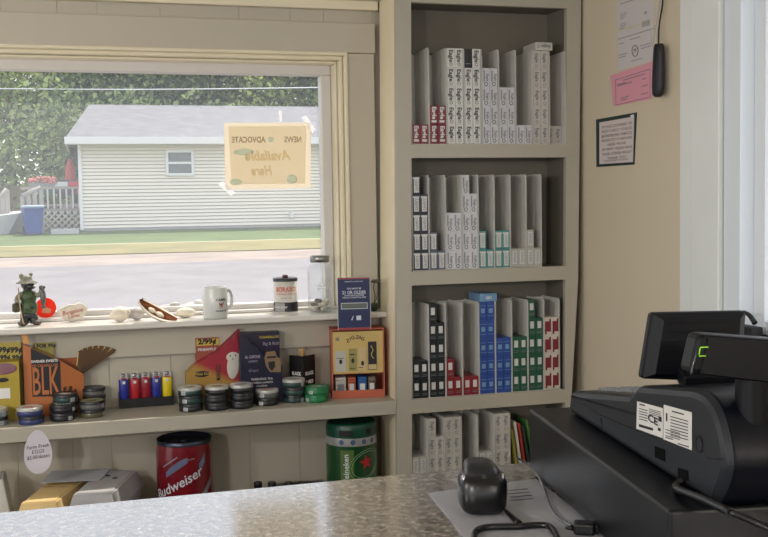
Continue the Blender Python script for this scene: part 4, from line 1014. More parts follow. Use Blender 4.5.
# small rack of dark bottles far right
t = thing('bottle_carrier', 'low silver rack on the lower shelf beside the green keg', 'rack', (on_y(298, 488, 2.80).x, 2.80, ZLO+.0004))
hk = on_y(298, 484, 2.80).z - ZLO
b = MB()
for xx in (-.075, .075):
    for yy in (-.03, .03): b.box((xx-.002, yy-.002, 0), (xx+.002, yy+.002, hk-.008))
b.box((-.078, -.033, hk-.010), (.078, -.030, hk-.002)); b.box((-.078, .030, hk-.010), (.078, .033, hk-.002)); b.box((-.078, -.030, hk-.010), (-.075, .030, hk-.002)); b.box((.075, -.030, hk-.010), (.078, .030, hk-.002)); b.box((-.075, -.03, .008), (.075, .03, .010))
b.build('frame', METAL, t)
for i, (u, y, l) in enumerate([(258, 2.78, 'leftmost'), (272, 2.78, 'second'), (289, 2.80, 'third'), (301, 2.80, 'fourth'), (313, 2.80, 'rightmost')]):
    x = on_y(u, 484, y).x; top = on_y(u, 481.5, y).z - ZLO - .001
    base = ZLO + (.0108 if i > 1 else .0005); h_ = top - (base-ZLO)
    c_ = thing('sauce_bottle', 'black capped bottle on the lower shelf between the kegs, %s of five' % l, 'bottle', (x, y, base), 0, 'black capped bottles on the lower shelf')
    b = MB(); b.lathe([(0, 0), (.014, 0), (.015, .003), (.015, h_*.6), (.008, h_*.8), (.008, h_-.016), (0, h_-.016)], n=20); b.build('bottle', mat('dark_bottle', (44, 30, 26), .2), c_)
    b = MB(); b.lathe([(0, h_-.0158), (.0115, h_-.0158), (.0115, h_-.002), (.010, h_), (0, h_)], n=20); b.build('cap', BLACK, c_)

# egg-shaped paper tag hanging from the shelf edge
yt = YC - .0012
cc = on_y(38, 452, yt); ww = (on_y(52, 452, yt).x - on_y(24, 452, yt).x)/2; hh = (on_y(38, 430, yt).z - on_y(38, 474, yt).z)/2
t = thing('egg_price_tag', 'egg shaped white paper price tag hanging from the wall shelf edge', 'price tag', (cc.x, yt, cc.z))
pts = []
for i in range(32):
    a = 2*math.pi*i/32; s_ = math.sin(a); pts.append((ww*math.cos(a)*(1 - .14*s_), 0, hh*s_))
b = MB(); b.prism(pts, (0, .0008, 0)); b.build('tag_card', mat('tag_paper', (206, 202, 212), .6), t)
for i, (s_, z_) in enumerate([('Farm Fresh', .25), ('EGGS', .02), ('$2.00/dozen', -.22)]): text(s_, .013, INK, t, FR((.0, -.0003, hh*z_)) @ Matrix.Rotation(R(5), 4, 'Z'), shear=.15, fit=.054 if i != 1 else .03)

# ------------------------------------------------------------------ things on the right wall
def WR(u, v, off=.001): return on_x(u, v, XR-off)
def wpoly(b, pts, off, th=.0005): b.prism([WR(u, v, off) for u, v in pts], (-th, 0, 0))
def wtext(s_, u, v, size, m, parent, ft, off=.002, rot=0, **kw):
    p = WR(u, v, off)
    M = WM[parent.name].inverted() @ Matrix.Translation(p) @ Matrix.Rotation(R(-90), 4, 'Z') @ Matrix.Rotation(R(90), 4, 'X') @ Matrix.Rotation(R(rot), 4, 'Z')
    text(s_, size, m, parent, M, fit=ft, **kw)
PAPW = mat('certificate_paper', (210, 204, 204), .6)
t = thing('certificate', 'white certificate sheet pinned highest on the right wall', 'paper', WR(640, 40))
b = MB(); wpoly(b, [(617.2, 30.5), (654, 20), (656, -24), (617, -22)], .001); b.build('sheet', PAPW, t, True)
b = MB()
for v0 in (14, 24): 
    for k_ in range(4): wpoly(b, [(620, v0+1.8*k_), (627-k_, v0-.8*0+1.8*k_-1.5), (627-k_, v0+1.8*k_-1.1), (620, v0+1.8*k_+.4)], .0018, .0002)
for k_ in range(5): wpoly(b, [(642, 22+1.2*k_), (650, 19.5+1.2*k_), (650, 19.9+1.2*k_), (642, 22.4+1.2*k_)], .0018, .0002)
wpoly(b, [(620, 4), (650, -6), (650, -5.4), (620, 4.6)], .0018, .0002)
b.build('printed_lines', PLINE, t, True)
wtext('M', 645.5, 13, .012, PLINE, t, .012)
t = thing('permit', 'white permit sheet with round seal, above the pink form', 'paper', WR(640, 55))
b = MB(); wpoly(b, [(618.5, 71), (652.5, 60.5), (654, 21.5), (617.5, 32)], .0004); b.build('sheet', PAPW, t, True)
b = MB()
for (ua, va, ub, vb) in ((618, 39, 654, 28), (619, 44, 624, 42.5), (640, 46, 650, 42.8), (641, 48.5, 651, 45.5), (619, 55, 627, 52.7), (619, 57.5, 626, 55.5), (631, 61, 642, 58), (630, 39.5, 640, 36.5)):
    wpoly(b, [(ua, va), (ub, vb), (ub, vb+.6), (ua, va+.6)], .0014, .0002)
b.build('printed_lines', PLINE, t, True)
b = MB(); pp = [WR(635 + 3.0*math.cos(a*math.pi/10), 50.8 + 5.6*math.sin(a*math.pi/10), .0018) for a in range(21)]; b.tube(pp, .0008, 5); b.build('seal_ring', INK, t, True)
wtext('M', 635, 50.8, .016, INK, t, .010, .0012)
PK = mat('pink_paper', (226, 160, 176), .6)
t = thing('pink_form', 'pink printed form pinned under the white permit on the right wall', 'paper', WR(632, 88))
b = MB(); wpoly(b, [(613.5, 106.5), (652, 99), (654, 61), (610.5, 75.5)], .0012); b.build('sheet', PK, t, True)
b = MB()
fr = [(616, 105), (650, 97), (650, 69), (615.5, 80)]
for (a, c) in zip(fr, fr[1:] + fr[:1]): b.tube([WR(*a, .0019), WR(*c, .0019)], .0006, 4)
for (ua, va, ub, vb) in ((623, 80, 645, 73.5), (617, 84.5, 626, 82), (617, 86, 632, 81.5), (642, 79, 646, 78), (642, 86, 648, 84.3), (621, 98, 629, 95.5), (621, 100, 627, 98.3), (641, 94, 648, 92.3)):
    wpoly(b, [(ua, va), (ub, vb), (ub, vb+.7), (ua, va+.7)], .0022, .0002)
b.build('printed_lines', PLINE, t, True)
t = thing('framed_notice', 'small notice with dark green border on the right wall', 'notice', WR(617, 140))
b = MB(); wpoly(b, [(597.3, 167), (634.5, 164.5), (637, 112.5), (597, 119.5)], .0005, .003); b.build('backing', mat('notice_green', (34, 52, 48), .5), t, True)
b = MB(); wpoly(b, [(599.5, 164.2), (633, 162), (634.3, 116.5), (599.5, 122.5)], .0036, .0004); b.build('paper', mat('notice_paper', (216, 206, 204), .6), t, True)
for i_, s_ in enumerate(['TO OUR CUSTOMERS: WE', 'MUST CHECK YOUR ID', 'BEFORE SELLING TOBACCO', 'PRODUCTS TO ANYONE', 'UNDER THE AGE', 'OF FORTY. PLEASE HAVE', 'YOUR LICENSE READY', 'THANK YOU']):
    wtext(s_, 616.5, 125.5+4.6*i_, .0105, mat('notice_brown_ink', (104, 76, 70), .6), t, .165 if i_ not in (4, 7) else .10, .0042, bold=.0)
wtext('POSTED BY ORDER OF STATE LAW', 616, 160.3, .006, INK, t, .13, .0042)
b = MB(); wpoly(b, [(630.5, 118), (634, 117.5), (634, 114.5), (630.5, 115)], .0042, .0003); b.build('corner_tab', WHITE, t, True)
# pouch hanging on a doubled cord
xx = XR - .022
Z = lambda u, v: on_x(u, v, xx)
t = thing('glasses_pouch', 'black leather glasses pouch hanging by a cord on the right wall', 'pouch', Z(657, 100))
c0, c1 = Z(659, 44), Z(658, 97)
b = MB(); pl = [c0 + (c1-c0)*f for f in (0, .06, .2, .5, .8, .95, 1)]
b.tube(pl, [.0085, .0105, .0115, .0122, .0125, .011, .006], 16, flat=1.65); 
b.build('pouch_body', mat('pouch_leather', (24, 25, 34), .45, bump=.5, bscale=300), t, True)
b = MB()
for k_ in range(14): b.ball(Z(653.2 + .1*math.sin(k_), 52 + 3*k_) + Vector((-.012, -.0, 0)), .0009, 1)
b.build('stitching', SGW, t, True)
def cord(nm, lab, m, r, pts):
    b = MB(); b.tube([Z(u, v) + Vector((d, 0, 0)) for u, v, d in pts], r, 7, 6); return b.build('cord', m, t, True)
cord('', '', mat('white_cord', (196, 194, 192), .6), .0012, [(651, 46, 0), (652.5, 25, 0), (655.5, 5, .008), (657, -14, .014)])
cord('', '', mat('white_cord2', (180, 178, 178), .6), .0012, [(653, 46, 0), (655, 30, 0), (656, 10, .008), (657, -14, .014)])
cord('', '', BLACKM, .0020, [(658.5, 47, 0), (658.5, 25, .002), (659.5, 5, .008), (658, -14, .014)])
cord('', '', MATS['white_cord'], .0010, [(657, 44, -.004), (658.2, 30, -.003), (658.5, 15, .006), (658, -14, .014)])
b = MB(); q = Z(657.5, -15); b.tube([Vector((XR-.0005, q.y, q.z)), Vector((XR-.03, q.y, q.z+.002))], .002, 8); o = b.build('wall_hook', METAL); tag(o, 'metal hook on the right wall carrying the glasses pouch', 'hook')

# ------------------------------------------------------------------ counter
GRAN = mat('granite_laminate', (140, 128, 116), .25, coat=1)
GRAN.node_tree.nodes['Principled BSDF'].inputs['Coat Roughness'].default_value = .11
GRAN.node_tree.nodes['Principled BSDF'].inputs['Coat IOR'].default_value = 1.72
nt = GRAN.node_tree; bs = nt.nodes['Principled BSDF']; tc = [n for n in nt.nodes if n.type == 'TEX_COORD'][0]
n1 = nt.nodes.new('ShaderNodeTexNoise'); n1.inputs['Scale'].default_value = 85; n1.inputs['Detail'].default_value = 5; n1.inputs['Roughness'].default_value = .7
nt.links.new(tc.outputs['Object'], n1.inputs['Vector'])
cr = nt.nodes.new('ShaderNodeValToRGB'); e = cr.color_ramp.elements
for _ in range(3): e.new(.5)
for el, (p_, c) in zip(e, [(.34, (62, 56, 54)), (.44, (106, 99, 94)), (.52, (140, 132, 124)), (.60, (166, 159, 150)), (.70, (198, 192, 184))]): el.position = p_; el.color = lin(c)
nt.links.new(n1.outputs['Fac'], cr.inputs['Fac']); nt.links.new(cr.outputs['Color'], bs.inputs['Base Color'])
cb0, cb1 = on_z(0, 512, ZC), on_z(400, 474, ZC)
sl = (cb1.y-cb0.y)/(cb1.x-cb0.x)
ybk = lambda x: cb0.y + (x-cb0.x)*sl
t = thing('counter', 'speckled granite-pattern laminate checkout counter in the foreground', 'counter', (.2, 1.1, 0))
b = MB(); b.prism([(-1.8, .45, ZC-.036), (XR-.012, .45, ZC-.036), (XR-.012, ybk(XR), ZC-.036), (-1.8, ybk(-1.8), ZC-.036)], (0, 0, .036), bevel=.004); b.build('worktop', GRAN, t, True)
b = MB(); b.box((-1.75, .52, 0), (XR-.014, .54, ZC-.0365)); b.box((-1.75, .54, 0), (-1.73, 1.40, ZC-.0365)); b.box((-1.73, .54, .5), (XR-.014, 1.38, .52)); b.build('counter_base', CABP, t, True)

# paper on the counter
zp = ZC + .0004
ctr = lambda u, v: on_z(u, v, zp)
t = thing('paper_mat', 'translucent white paper sheet under the black scanner on the counter', 'paper', ctr(500, 510))
pts = [ctr(428.5, 494), ctr(434, 492.5), ctr(536, 479), ctr(640, 560), ctr(560, 600), ctr(470, 545)]
b = MB(); b.prism(pts, (0, 0, .0007)); b.build('sheet', mat('paper_mat', (172, 173, 180), .35, coat=.3, vary=.12, vscale=10, bump=1, bscale=18), t, True)
b = MB()
for k_ in range(4):
    a, c = ctr(506+1.5*k_, 491+3.2*k_), ctr(527+2*k_, 489+3.2*k_)
    b.prism([a + Vector((0, 0, .0010)), c + Vector((0, 0, .0010)), c + Vector((0, -.004, .0010)), a + Vector((0, -.004, .0010))], (0, 0, .0002))
b.build('printed_lines', PLINE, t, True)

# black scanner
zq = ZC + .0014
p = on_z(482.5, 517, zq); sw = .047
pr = on_z(504, 511, zq); pl_ = on_z(461, 511, zq); hw = (pr.x-pl_.x)/2
sc_h = None
d = Vector((p.x, p.y, 0)).normalized()
t = thing('barcode_scanner', 'rounded glossy black scanner standing on the paper beside the register', 'scanner', p + d*.03, R(-14))
SB = mat('gloss_black', (9, 9, 12), .33, coat=.15); SG = mat('gloss_graphite', (20, 22, 28), .35, coat=.2)
def loft(b, secs, n=28, pw=3.2):
    t_ = bmesh.new(); rg = []
    for (cx_, cy_, cz_, rx_, ry_) in [(a*1., b_, c*.86, d_*1.2, e_*1.08) for a, b_, c, d_, e_ in secs]:
        rr = []
        for i in range(n):
            a = 2*math.pi*i/n; c_, s_ = math.cos(a), math.sin(a); 
            rr.append(t_.verts.new((cx_ + rx_*abs(c_)**(2/pw)*(1 if c_ > 0 else -1), cy_ + ry_*abs(s_)**(2/pw)*(1 if s_ > 0 else -1), cz_)))
        rg.append(rr)
    for A_, B2 in zip(rg, rg[1:]):
        for i in range(n): t_.faces.new([A_[i], A_[(i+1) % n], B2[(i+1) % n], B2[i]]).smooth = True
    t_.faces.new(rg[0][::-1]); t_.faces.new(rg[-1]); b.merge(t_)
b = MB(); loft(b, [(0, 0, 0, hw*.70, .020), (0, 0, .004, hw*.84, .026), (0, 0, .012, hw*.96, .030), (0, 0, .03, hw*1.0, .031), (0, 0, .048, hw*.99, .030), (0, .002, .056, hw*.90, .027), (0, .006, .060, hw*.72, .024)]); b.build('body', SB, t)
b = MB(); loft(b, [(0, .010, .052, hw*.80, .030), (0, .014, .062, hw*.74, .030), (-.002, .018, .070, hw*.60, .024), (-.004, .021, .073, hw*.42, .015)]); b.build('scan_head', SG, t)
for s in (-1, 1):
    b = MB(); b.ball((s*hw*.96, -.012, .047), (.0032, .007, .0055), 2); b.build('chrome_corner', CHROME, t)
b = MB(); b.lathe([(0, 0), (.0035, 0), (.0035, .001), (0, .001)], c=(0, -.0225, .051), n=14, M=Matrix.Rotation(R(60), 4, 'X')); b.build('status_light', INK, t)
# scanner's plug and strap
zc2 = ZC + .0018
b = MB(); b.tube([on_z(506, 511, zc2+.004), on_z(511, 516, zc2+.0045), on_z(519, 524, zc2+.0045)], [.0025, .0048], 10, 3); b.tube([on_z(503, 507.5, zc2+.004), on_z(507, 512.5, zc2+.004)], .0016, 8); o = b.build('audio_plug', [SB]); tag(o, 'short black cable plug lying beside the scanner', 'plug')
b = MB(); 
S = lambda u, v, dz=.0035: on_z(u, v, zc2+dz)
b.tube([S(478, 562), S(474, 540), S(477, 530.5), S(490, 527), S(515, 526.5), S(543, 525), S(553, 530), S(558, 545), S(556, 575)], .0042, 8, 8, 1); o = b.build('wrist_strap', SB); tag(o, 'thick black cable loop at the bottom edge of the photo', 'cable')
# thin wire into a connector
wz = [(517, 459.5, .03), (519, 459, .03), (527, 464, .022), (537, 474, .010), (543, 486, .002), (549, 504, .001), (556, 516, .001), (566, 523, .001), (572, 526, .004)]
b = MB(); b.tube([on_z(u, v, zc2+dz) for u, v, dz in wz], .0018, 7, 8); o = b.build('thin_wire', mat('grey_wire', (120, 122, 130), .3, .3)); tag(o, 'thin grey wire curling over the paper to a black connector', 'wire')
b = MB(); c0 = on_z(585, 527, zc2+.008); c0.z = zc2
Mx = Matrix.Translation(c0) @ Matrix.Rotation(R(-28), 4, 'Z')
b.box((-.014, -.010, 0), (.012, .012, .014), M=Mx, bevel=.003); b.box((.012, -.006, .003), (.022, .008, .012), M=Mx, bevel=.002); b.tube([Mx @ Vector((-.014, 0, .006)), Mx @ Vector((-.024, .002, .005))], [.004, .002], 8); o = b.build('connector_block', BLACK); tag(o, 'black plastic connector block lying against the cash drawer', 'connector')

# ------------------------------------------------------------------ cash register
ZT = ZC + .098
T = on_z(528.8, 408.4, ZT); Nn = on_z(669, 510.7, ZT)
L = (Nn-T).length; u_ = (Nn-T).normalized(); v_ = Vector((-u_.y, u_.x, 0))
if v_.x < 0: v_ = -v_
# local frame: x = across (v), y = away (-u), z up; origin at far-left corner on the counter
MR = Matrix((( v_.x, -u_.x, 0, T.x), (v_.y, -u_.y, 0, T.y), (0, 0, 1, ZC+.0010), (0, 0, 0, 1)))
reg = thing('cash_register', 'black electronic cash register with cash drawer, stickers and customer display', 'cash register', M=MR)
MI = MR.inverted()
RP = mat('register_black', (17, 19, 24), .36, bump=.1, bscale=900, spec=.3); RPG = mat('register_charcoal', (34, 37, 43), .42, bump=.15, bscale=900, spec=.3); RN_ = mat('register_navy_black', (7, 11, 22), .38, spec=.25)
BLACKD = mat('display_black', (8, 10, 17), .42, spec=.22)
WD = .44
hD = ZT-ZC-.001
b = MB(); b.box((0, -L, .004), (WD, 0, hD), bevel=.0045, seg=3); b.build('cash_drawer', mat('drawer_black', (15, 17, 22), .33, bump=.1, bscale=900, spec=.32), reg)
b = MB(); b.box((.004, .0005, .01), (WD-.004, .004, hD-.012), bevel=.001); b.build('drawer_front', RPG, reg)
b = MB()
for xx, yy in ((.02, -.02), (.02, -L+.02), (WD-.02, -.02), (WD-.02, -L+.02)): b.lathe([(0, 0), (.008, 0), (.008, .0039), (0, .0039)], c=(xx, yy, 0), n=12)
b.build('rubber_feet', BLACKM, reg)
off = .048
Pn = T + v_*off
def side(u, v, o=0): q = MI @ on_plane(u, v, T + v_*(off-o), v_); return q
# silhouette of the flank
base_z = hD + .0006
sil = [(570.5, 391), (628.6, 395), (637, 385.5), (690, 389), (703, 395), (713, 409), (720, 430), (724, 452), (724.5, 470), (720, 487)]
SP = [side(*p) for p in sil]
SP = SP[:3] + spline(SP[3:], 4)
y_far = SP[0].y
y_near = SP[-1].y
prof = [(p.y, max(p.z, base_z)) for p in SP] 
prof = [(prof[0][0]+.004, base_z)] + [(prof[0][0]+.004, prof[0][1]-.004)] + prof + [(prof[-1][0]+.02, base_z)]
body_pts = [(off, y, z) for y, z in prof]
BW = .37
b = MB(); b.prism([(off+.010, y, z) for y, z in prof], (BW-.010, 0, 0), bevel=.003, smooth_sides=False); b.build('housing', RN_, reg)
cy_ = sum(y for y, z in prof)/len(prof); czz = .14
# thick rounded flank plate
b = MB(); t_ = bmesh.new()
lay = [(0.0, .0085), (.003, .003), (.0098, 0)]
inner_off = lay
rings = []
cen = Vector((0, (prof[2][0]+prof[-2][0])/2, base_z+.04))
for dx, ins in lay:
    rr = []
    m_ = len(prof)
    for i, (y, z) in enumerate(prof):
        p0_, p2_ = prof[i-1], prof[(i+1) % m_]
        tn = Vector((p2_[0]-p0_[0], p2_[1]-p0_[1])); tn.normalize(); nn = Vector((tn.y, -tn.x))
        if nn.dot(Vector((cen.y-y, cen.z-z))) < 0: nn = -nn
        rr.append(t_.verts.new((off+dx, y+nn.x*ins, max(z+nn.y*ins, base_z))))
    rings.append(rr)
t_.faces.new(rings[0])
for A_, B2 in zip(rings, rings[1:]):
    for i in range(len(A_)): t_.faces.new([A_[i], A_[(i+1) % len(A_)], B2[(i+1) % len(A_)], B2[i]]).smooth = False
t_.faces.new(rings[-1][::-1])
bmesh.ops.recalc_face_normals(t_, faces=t_.faces[:])
b.merge(t_); b.build('flank_plate', RPG, reg)
# seam groove lines on the flank
b = MB(); b.tube([side(601, 418, .0005), side(602, 430, .0005)], .0006, 4); b.tube([side(571, 399, .0005), side(602, 416, .0005), side(655, 438, .0005)], .0005, 4); b.tube([side(707, 458, .0008), side(722, 459, .0008)], .0007, 4); b.build('seam', BLACKM, reg)
# stickers
LBL = mat('sticker_white', (212, 210, 206), .45)
def stick(nm, pts, o): b = MB(); b.prism([side(u, v, o) for u, v in pts], (-.0004, 0, 0)); return b
stick('', [(637.4, 401.2), (663, 408.2), (663, 438.2), (636.6, 428.6)], .0006).build('rating_sticker', LBL, reg)
stick('', [(664, 404.6), (692, 412.4), (692, 450.2), (663.6, 439.2)], .0006).build('notice_sticker', LBL, reg)
def strokes(pts_list, o=.0013):
    b = MB()
    for (ua, va, ub, vb, w_) in pts_list: b.prism([side(ua, va, o), side(ub, vb, o), side(ub, vb+w_, o), side(ua, va+w_, o)], (-.0002, 0, 0))
    return b
S1 = [(639.5, 403.5+.27*0, 645, 405, 1.3)]
for k_ in range(5): S1.append((639.2, 408+2.6*k_, 647.5, 410.3+2.6*k_, .8))
for k_ in range(4): S1.append((649, 408.5+1.7*k_, 661, 411.8+1.7*k_, .6))
S1 += [(639, 424, 653, 428.2, 2.6), (658, 427.5, 660.5, 428.3, 3), (658.5, 416, 661.5, 417, 5)]
S2 = [(672, 410.5, 684, 413.8, 1.3), (666, 413, 667.2, 413.3, 8)]
for k_ in range(7): S2.append((670.5, 416+3.1*k_, 688, 420.8+3.1*k_, .9))
for k_ in range(3): S2.append((665.5, 425+3.1*k_+4, 680, 429+3.1*k_+4, .7))
S2 += [(665.5, 437, 673, 439, .9), (678, 443, 689, 446.5, 1.0)]
strokes(S1).build('sticker_print', INK, reg); strokes(S2).build('sticker_print', INK, reg)
def side_text(s_, u, v, size, **kw):
    q = side(u, v, .0012)
    M = Matrix.Translation(q) @ Matrix.Rotation(R(-90), 4, 'Z') @ Matrix.Rotation(R(90), 4, 'X')
    text(s_, size, INK, reg, M, **kw)
side_text('CE', 653, 420, .012, bold=.03, fit=.03)
# ports
b = stick('', [(655, 446), (665, 449.5), (665, 461.5), (655, 457)], .0004); b.build('phone_port', mat('port_black', (3, 3, 4), .7, spec=.1), reg)
b = stick('', [(678, 467.5), (688, 470.5), (688.5, 481), (678, 478)], .0004); b.build('cord_socket', MATS['port_black'], reg)
b = MB(); q = side(699, 444, 0); b.lathe([(.009, -.0005), (.010, .0006), (.007, .0008), (.005, -.0003), (0, -.0003)], c=q, n=20, M=Matrix.Rotation(R(-90), 4, 'Y')); b.build('screw_recess', RP, reg)
b = MB(); b.tube([side(683, 480, .003), side(676, 486, .012), side(679, 490, .018), side(700, 498, .016), side(730, 512, .014)], .0042, 8, 6); q = side(730, 512, .014); b.tube([q, MI @ on_z(768, 528, ZT+.004), MI @ on_z(800, 545, ZT+.004)], .0032, 8, 6); b.build('power_cord', BLACK, reg)
b = MB(); b.ball(side(678, 487, .013), (.0055, .006, .0055), 2); b.build('cord_grommet', SB, reg)
# keyboard on the far side slope
q0 = MI @ on_plane(590, 384, T + v_*(off+.03), v_); 
b = MB(); kz = prof[2][1]
y0k, y1k = prof[2][0]-.015, prof[3][0]+.01
zk0, zk1 = prof[2][1], prof[3][1]
def zon(y): f = (y-prof[2][0])/(prof[3][0]-prof[2][0]); return prof[2][1] + f*(prof[3][1]-prof[2][1])
for r_ in range(9):
    for c_ in range(9):
        yy = y0k + (y1k-y0k)*(r_+.1)/9; xk = off+.035+c_*.034
        b.box((xk, yy+(y1k-y0k)/9*.8, zon(yy)-.001), (xk+.028, yy, zon(yy)+.004), bevel=.0012, seg=1)
b.build('keyboard', mat('key_grey', (120, 122, 128), .5), reg)
# operator screen, seen from behind
def on_u(u, v, d): return MI @ on_plane(u, v, T + u_*d, u_)
d_ = L*.60
c = [on_u(*p, d_) for p in ((641.5, 379), (742, 383), (747, 311), (652, 313))]
fr_ = [Vector((p.x, -d_, p.z)) for p in c]
topv = Vector((0, .012, 0))
b = MB(); b.prism([fr_[0], fr_[1], fr_[2], fr_[3]], (0, .016, 0), bevel=.004)
b.build('screen_back', BLACKD, reg)
b = MB(); cf = sum(fr_, Vector())/4
def shr(p, k_, dy): return cf + (p-cf)*k_ + Vector((0, dy, 0))
A_ = [shr(p, .97, 0) for p in fr_]; B2 = [shr(p, .80, -.010) for p in fr_]
b.hexa([B2[0], B2[1], A_[1], A_[0], B2[3], B2[2], A_[2], A_[3]]); b.build('screen_housing', BLACKD, reg)
b = MB()
for k_ in range(5):
    z_ = cf.z + .030 - .011*k_; b.box((cf.x-.042, cf.y-.0108, z_), (cf.x+.045, cf.y-.0098, z_+.002), bevel=.0004)
b.build('vent_ribs', BLACKD, reg)
zb_ = on_u(690, 386, d_).z
b = MB(); b.prism([(cf.x-.028, -d_-.008, cf.z-.020), (cf.x+.05, -d_-.008, cf.z-.020), (cf.x+.05, -d_-.03, cf.z-.032), (cf.x-.028, -d_-.03, cf.z-.032)], (0, 0, -(cf.z-.032-zb_+.004)), bevel=.002); b.build('screen_bracket', BLACKD, reg)
# customer pole display
def top_z(y):
    for (ya, za_), (yb2, zb2) in zip(prof[3:], prof[4:]):
        if min(ya, yb2) <= y <= max(ya, yb2) and abs(ya-yb2) > 1e-6: return za_ + (zb2-za_)*(y-ya)/(yb2-ya)
    return base_z
d2 = min((abs(on_u(752, 404, L*f/100).z - top_z(-L*f/100)), L*f/100) for f in range(70, 108))[1]
q0 = on_u(752, 384, d2); q1 = on_u(752, 410, d2)
pz = top_z(-d2)
b = MB(); xx = q0.x; b.lathe([(.0165, 0), (.0165, q0.z-pz+.022)], c=(xx, -d2, pz-.016), n=28); b.build('display_pole', BLACKD, reg)
cA = [on_u(*p, d2+.02) for p in ((690, 374), (699.5, 334), (768, 339), (768, 383.5))]
xw0 = cA[0].x; zz0, zz1 = cA[0].z, cA[1].z
tilt = cA[1].x - cA[0].x
sl_ = (cA[2].z - cA[1].z)/(cA[2].x-cA[1].x)
XE = xw0 + .195
yy = -(d2+.02)
top0 = cA[1].z; bot0 = cA[0].z
P6 = [(xw0, yy, bot0), (XE, yy, bot0 + (cA[3].z-cA[0].z)/(cA[3].x-cA[0].x)*.195), (XE, yy, top0 + sl_*(XE-cA[1].x)), (cA[1].x, yy, top0)]
b = MB(); b.prism(P6, (0, .030, 0), bevel=.006, seg=3); b.build('display_head', BLACKD, reg)
b = MB(); P7 = [Vector(p) for p in P6]; cc7 = sum(P7, Vector())/4
b.prism([cc7 + (p-cc7)*.9 + Vector((0, -.0012, 0)) for p in P7], (0, .001, 0)); b.build('display_window', BLACKD, reg)
LED = mat('led_green', (130, 190, 50), .4, emit=.35)
def dq(u, v): return on_u(u, v, d2+.02) + Vector((0, -.0018, 0))
b = MB()
for a, c in (((699.5, 347.2), (707.5, 346.8)), ((699.3, 348), (698.2, 354.5)), ((698.2, 355.8), (705, 355.6))):
    b.tube([dq(*a), dq(*c)], .0007, 6)
b.build('lit_digit', LED, reg)
b = MB(); b.tube([on_u(691, 375, d2+.023), on_u(693, 366, d2+.023), on_u(697.5, 352, d2+.023)], .0012, 6, 3); b.build('chrome_edge', SG, reg)
b = MB(); hk2 = prof[3][1]
# small dark thing on the right sill
q = on_x(756, 344, XR+.0); q = on_y(757, 334, 1.86)
t = thing('window_latch', 'small black latch handle at the bottom corner of the right window', 'latch', (XR-.02, 1.88, RW_Z0+.0005))
zl = on_y(756, 327, 1.88).z
b.bm.free()
b = MB(); b.box((-.014, -.03, 0), (.014, .03, .022), bevel=.003); b.tube([(0, -.02, .03), (0, 0, .045), (0, .02, .05)], [.006, .004], 8, 3); b.build('latch_body', BLACKM, t)

# ------------------------------------------------------------------ fill lamps added out of view to brighten the room
for i, (x, y, pw) in enumerate([(-1.5, -.9, 60), (1.08, -2.0, 30), (-1.55, 1.0, 28)]):
    t = thing('fill_globe', 'added unseen globe lamp brightening the room, %s' % ['rear left one', 'rear right one', 'one left of the counter'][i], 'lamp', (x, y, ZCEIL-.17), 0, 'added fill lamps')
    b = MB(); b.lathe([(0, .13), (.05, .13), (.05, .17), (0, .17)], n=20); b.tube([(0, 0, .06), (0, 0, .135)], .006, 8); b.build('ceiling_mount', TRIMW, t)
    b = MB(); b.ball((0, 0, 0), .07, 3); b.build('globe', mat('fill_globe_glow', (255, 246, 232), .5, emit=1.5), t)
    ld = bpy.data.lights.new('fill_bulb', 'POINT'); ld.shadow_soft_size = .05; ld.energy = pw; ld.color = (1, .965, .92)
    lo = bpy.data.objects.new('fill_bulb', ld); COL.objects.link(lo); lo.parent = t; lo.location = (0, 0, -.13)

# ------------------------------------------------------------------ outdoors
GS = (on_y(82, 232, 28).z + .08)/24.7
gz = lambda y: -.08 + max(0, min(y, 60)-3.3)*GS
def strip(name, y0, y1, m, x0=-60, x1=60, dz=0, kind=True):
    b = MB(); n = max(1, int((y1-y0)/2))
    for i in range(n):
        a = y0+(y1-y0)*i/n; c = y0+(y1-y0)*(i+1)/n
        b.hexa([(x0, a, gz(a)-.3), (x1, a, gz(a)-.3), (x1, c, gz(c)-.3), (x0, c, gz(c)-.3), (x0, a, gz(a)+dz), (x1, a, gz(a)+dz), (x1, c, gz(c)+dz), (x0, c, gz(c)+dz)])
    o = b.build(name, m); o['kind'] = 'structure'; return o
def yg_at(v, u=160):      # depth where the ray meets the sloping ground
    r = ray(u, v); s = -r.z/r.y; return (EYE + .08 + 3.3*GS)/(GS + s)
y1_, y2_, y3_, y4_ = yg_at(263), yg_at(253.5), yg_at(243.8), yg_at(243.1)
ASPH = ramp_mat('asphalt', [(.3, (98, 95, 98)), (.7, (120, 116, 118))], 1.5, .8, detail=9)
GRAV = ramp_mat('gravel', [(.3, (112, 101, 93)), (.7, (154, 140, 128))], 3, .9, detail=9, stretch=(.3, 1, 1))
GDRY = ramp_mat('dry_grass', [(.3, (88, 90, 46)), (.6, (126, 116, 66)), (.8, (96, 100, 52))], 2.2, .9, detail=9, stretch=(.4, 1, 1))
GGRN = ramp_mat('green_grass', [(.3, (56, 78, 32)), (.7, (88, 108, 52))], 2.5, .9, detail=9, stretch=(.5, 1, 1))
strip('ground_road', 3.05, y1_, ASPH); strip('ground_shoulder', y1_, y2_, GRAV); strip('ground_verge', y2_, y3_, GDRY, dz=.02); strip('ground_sidewalk', y3_, y4_, mat('pale_concrete', (150, 148, 116), .9), dz=.02); strip('ground_lawn', y4_, 75, GGRN, dz=.02)

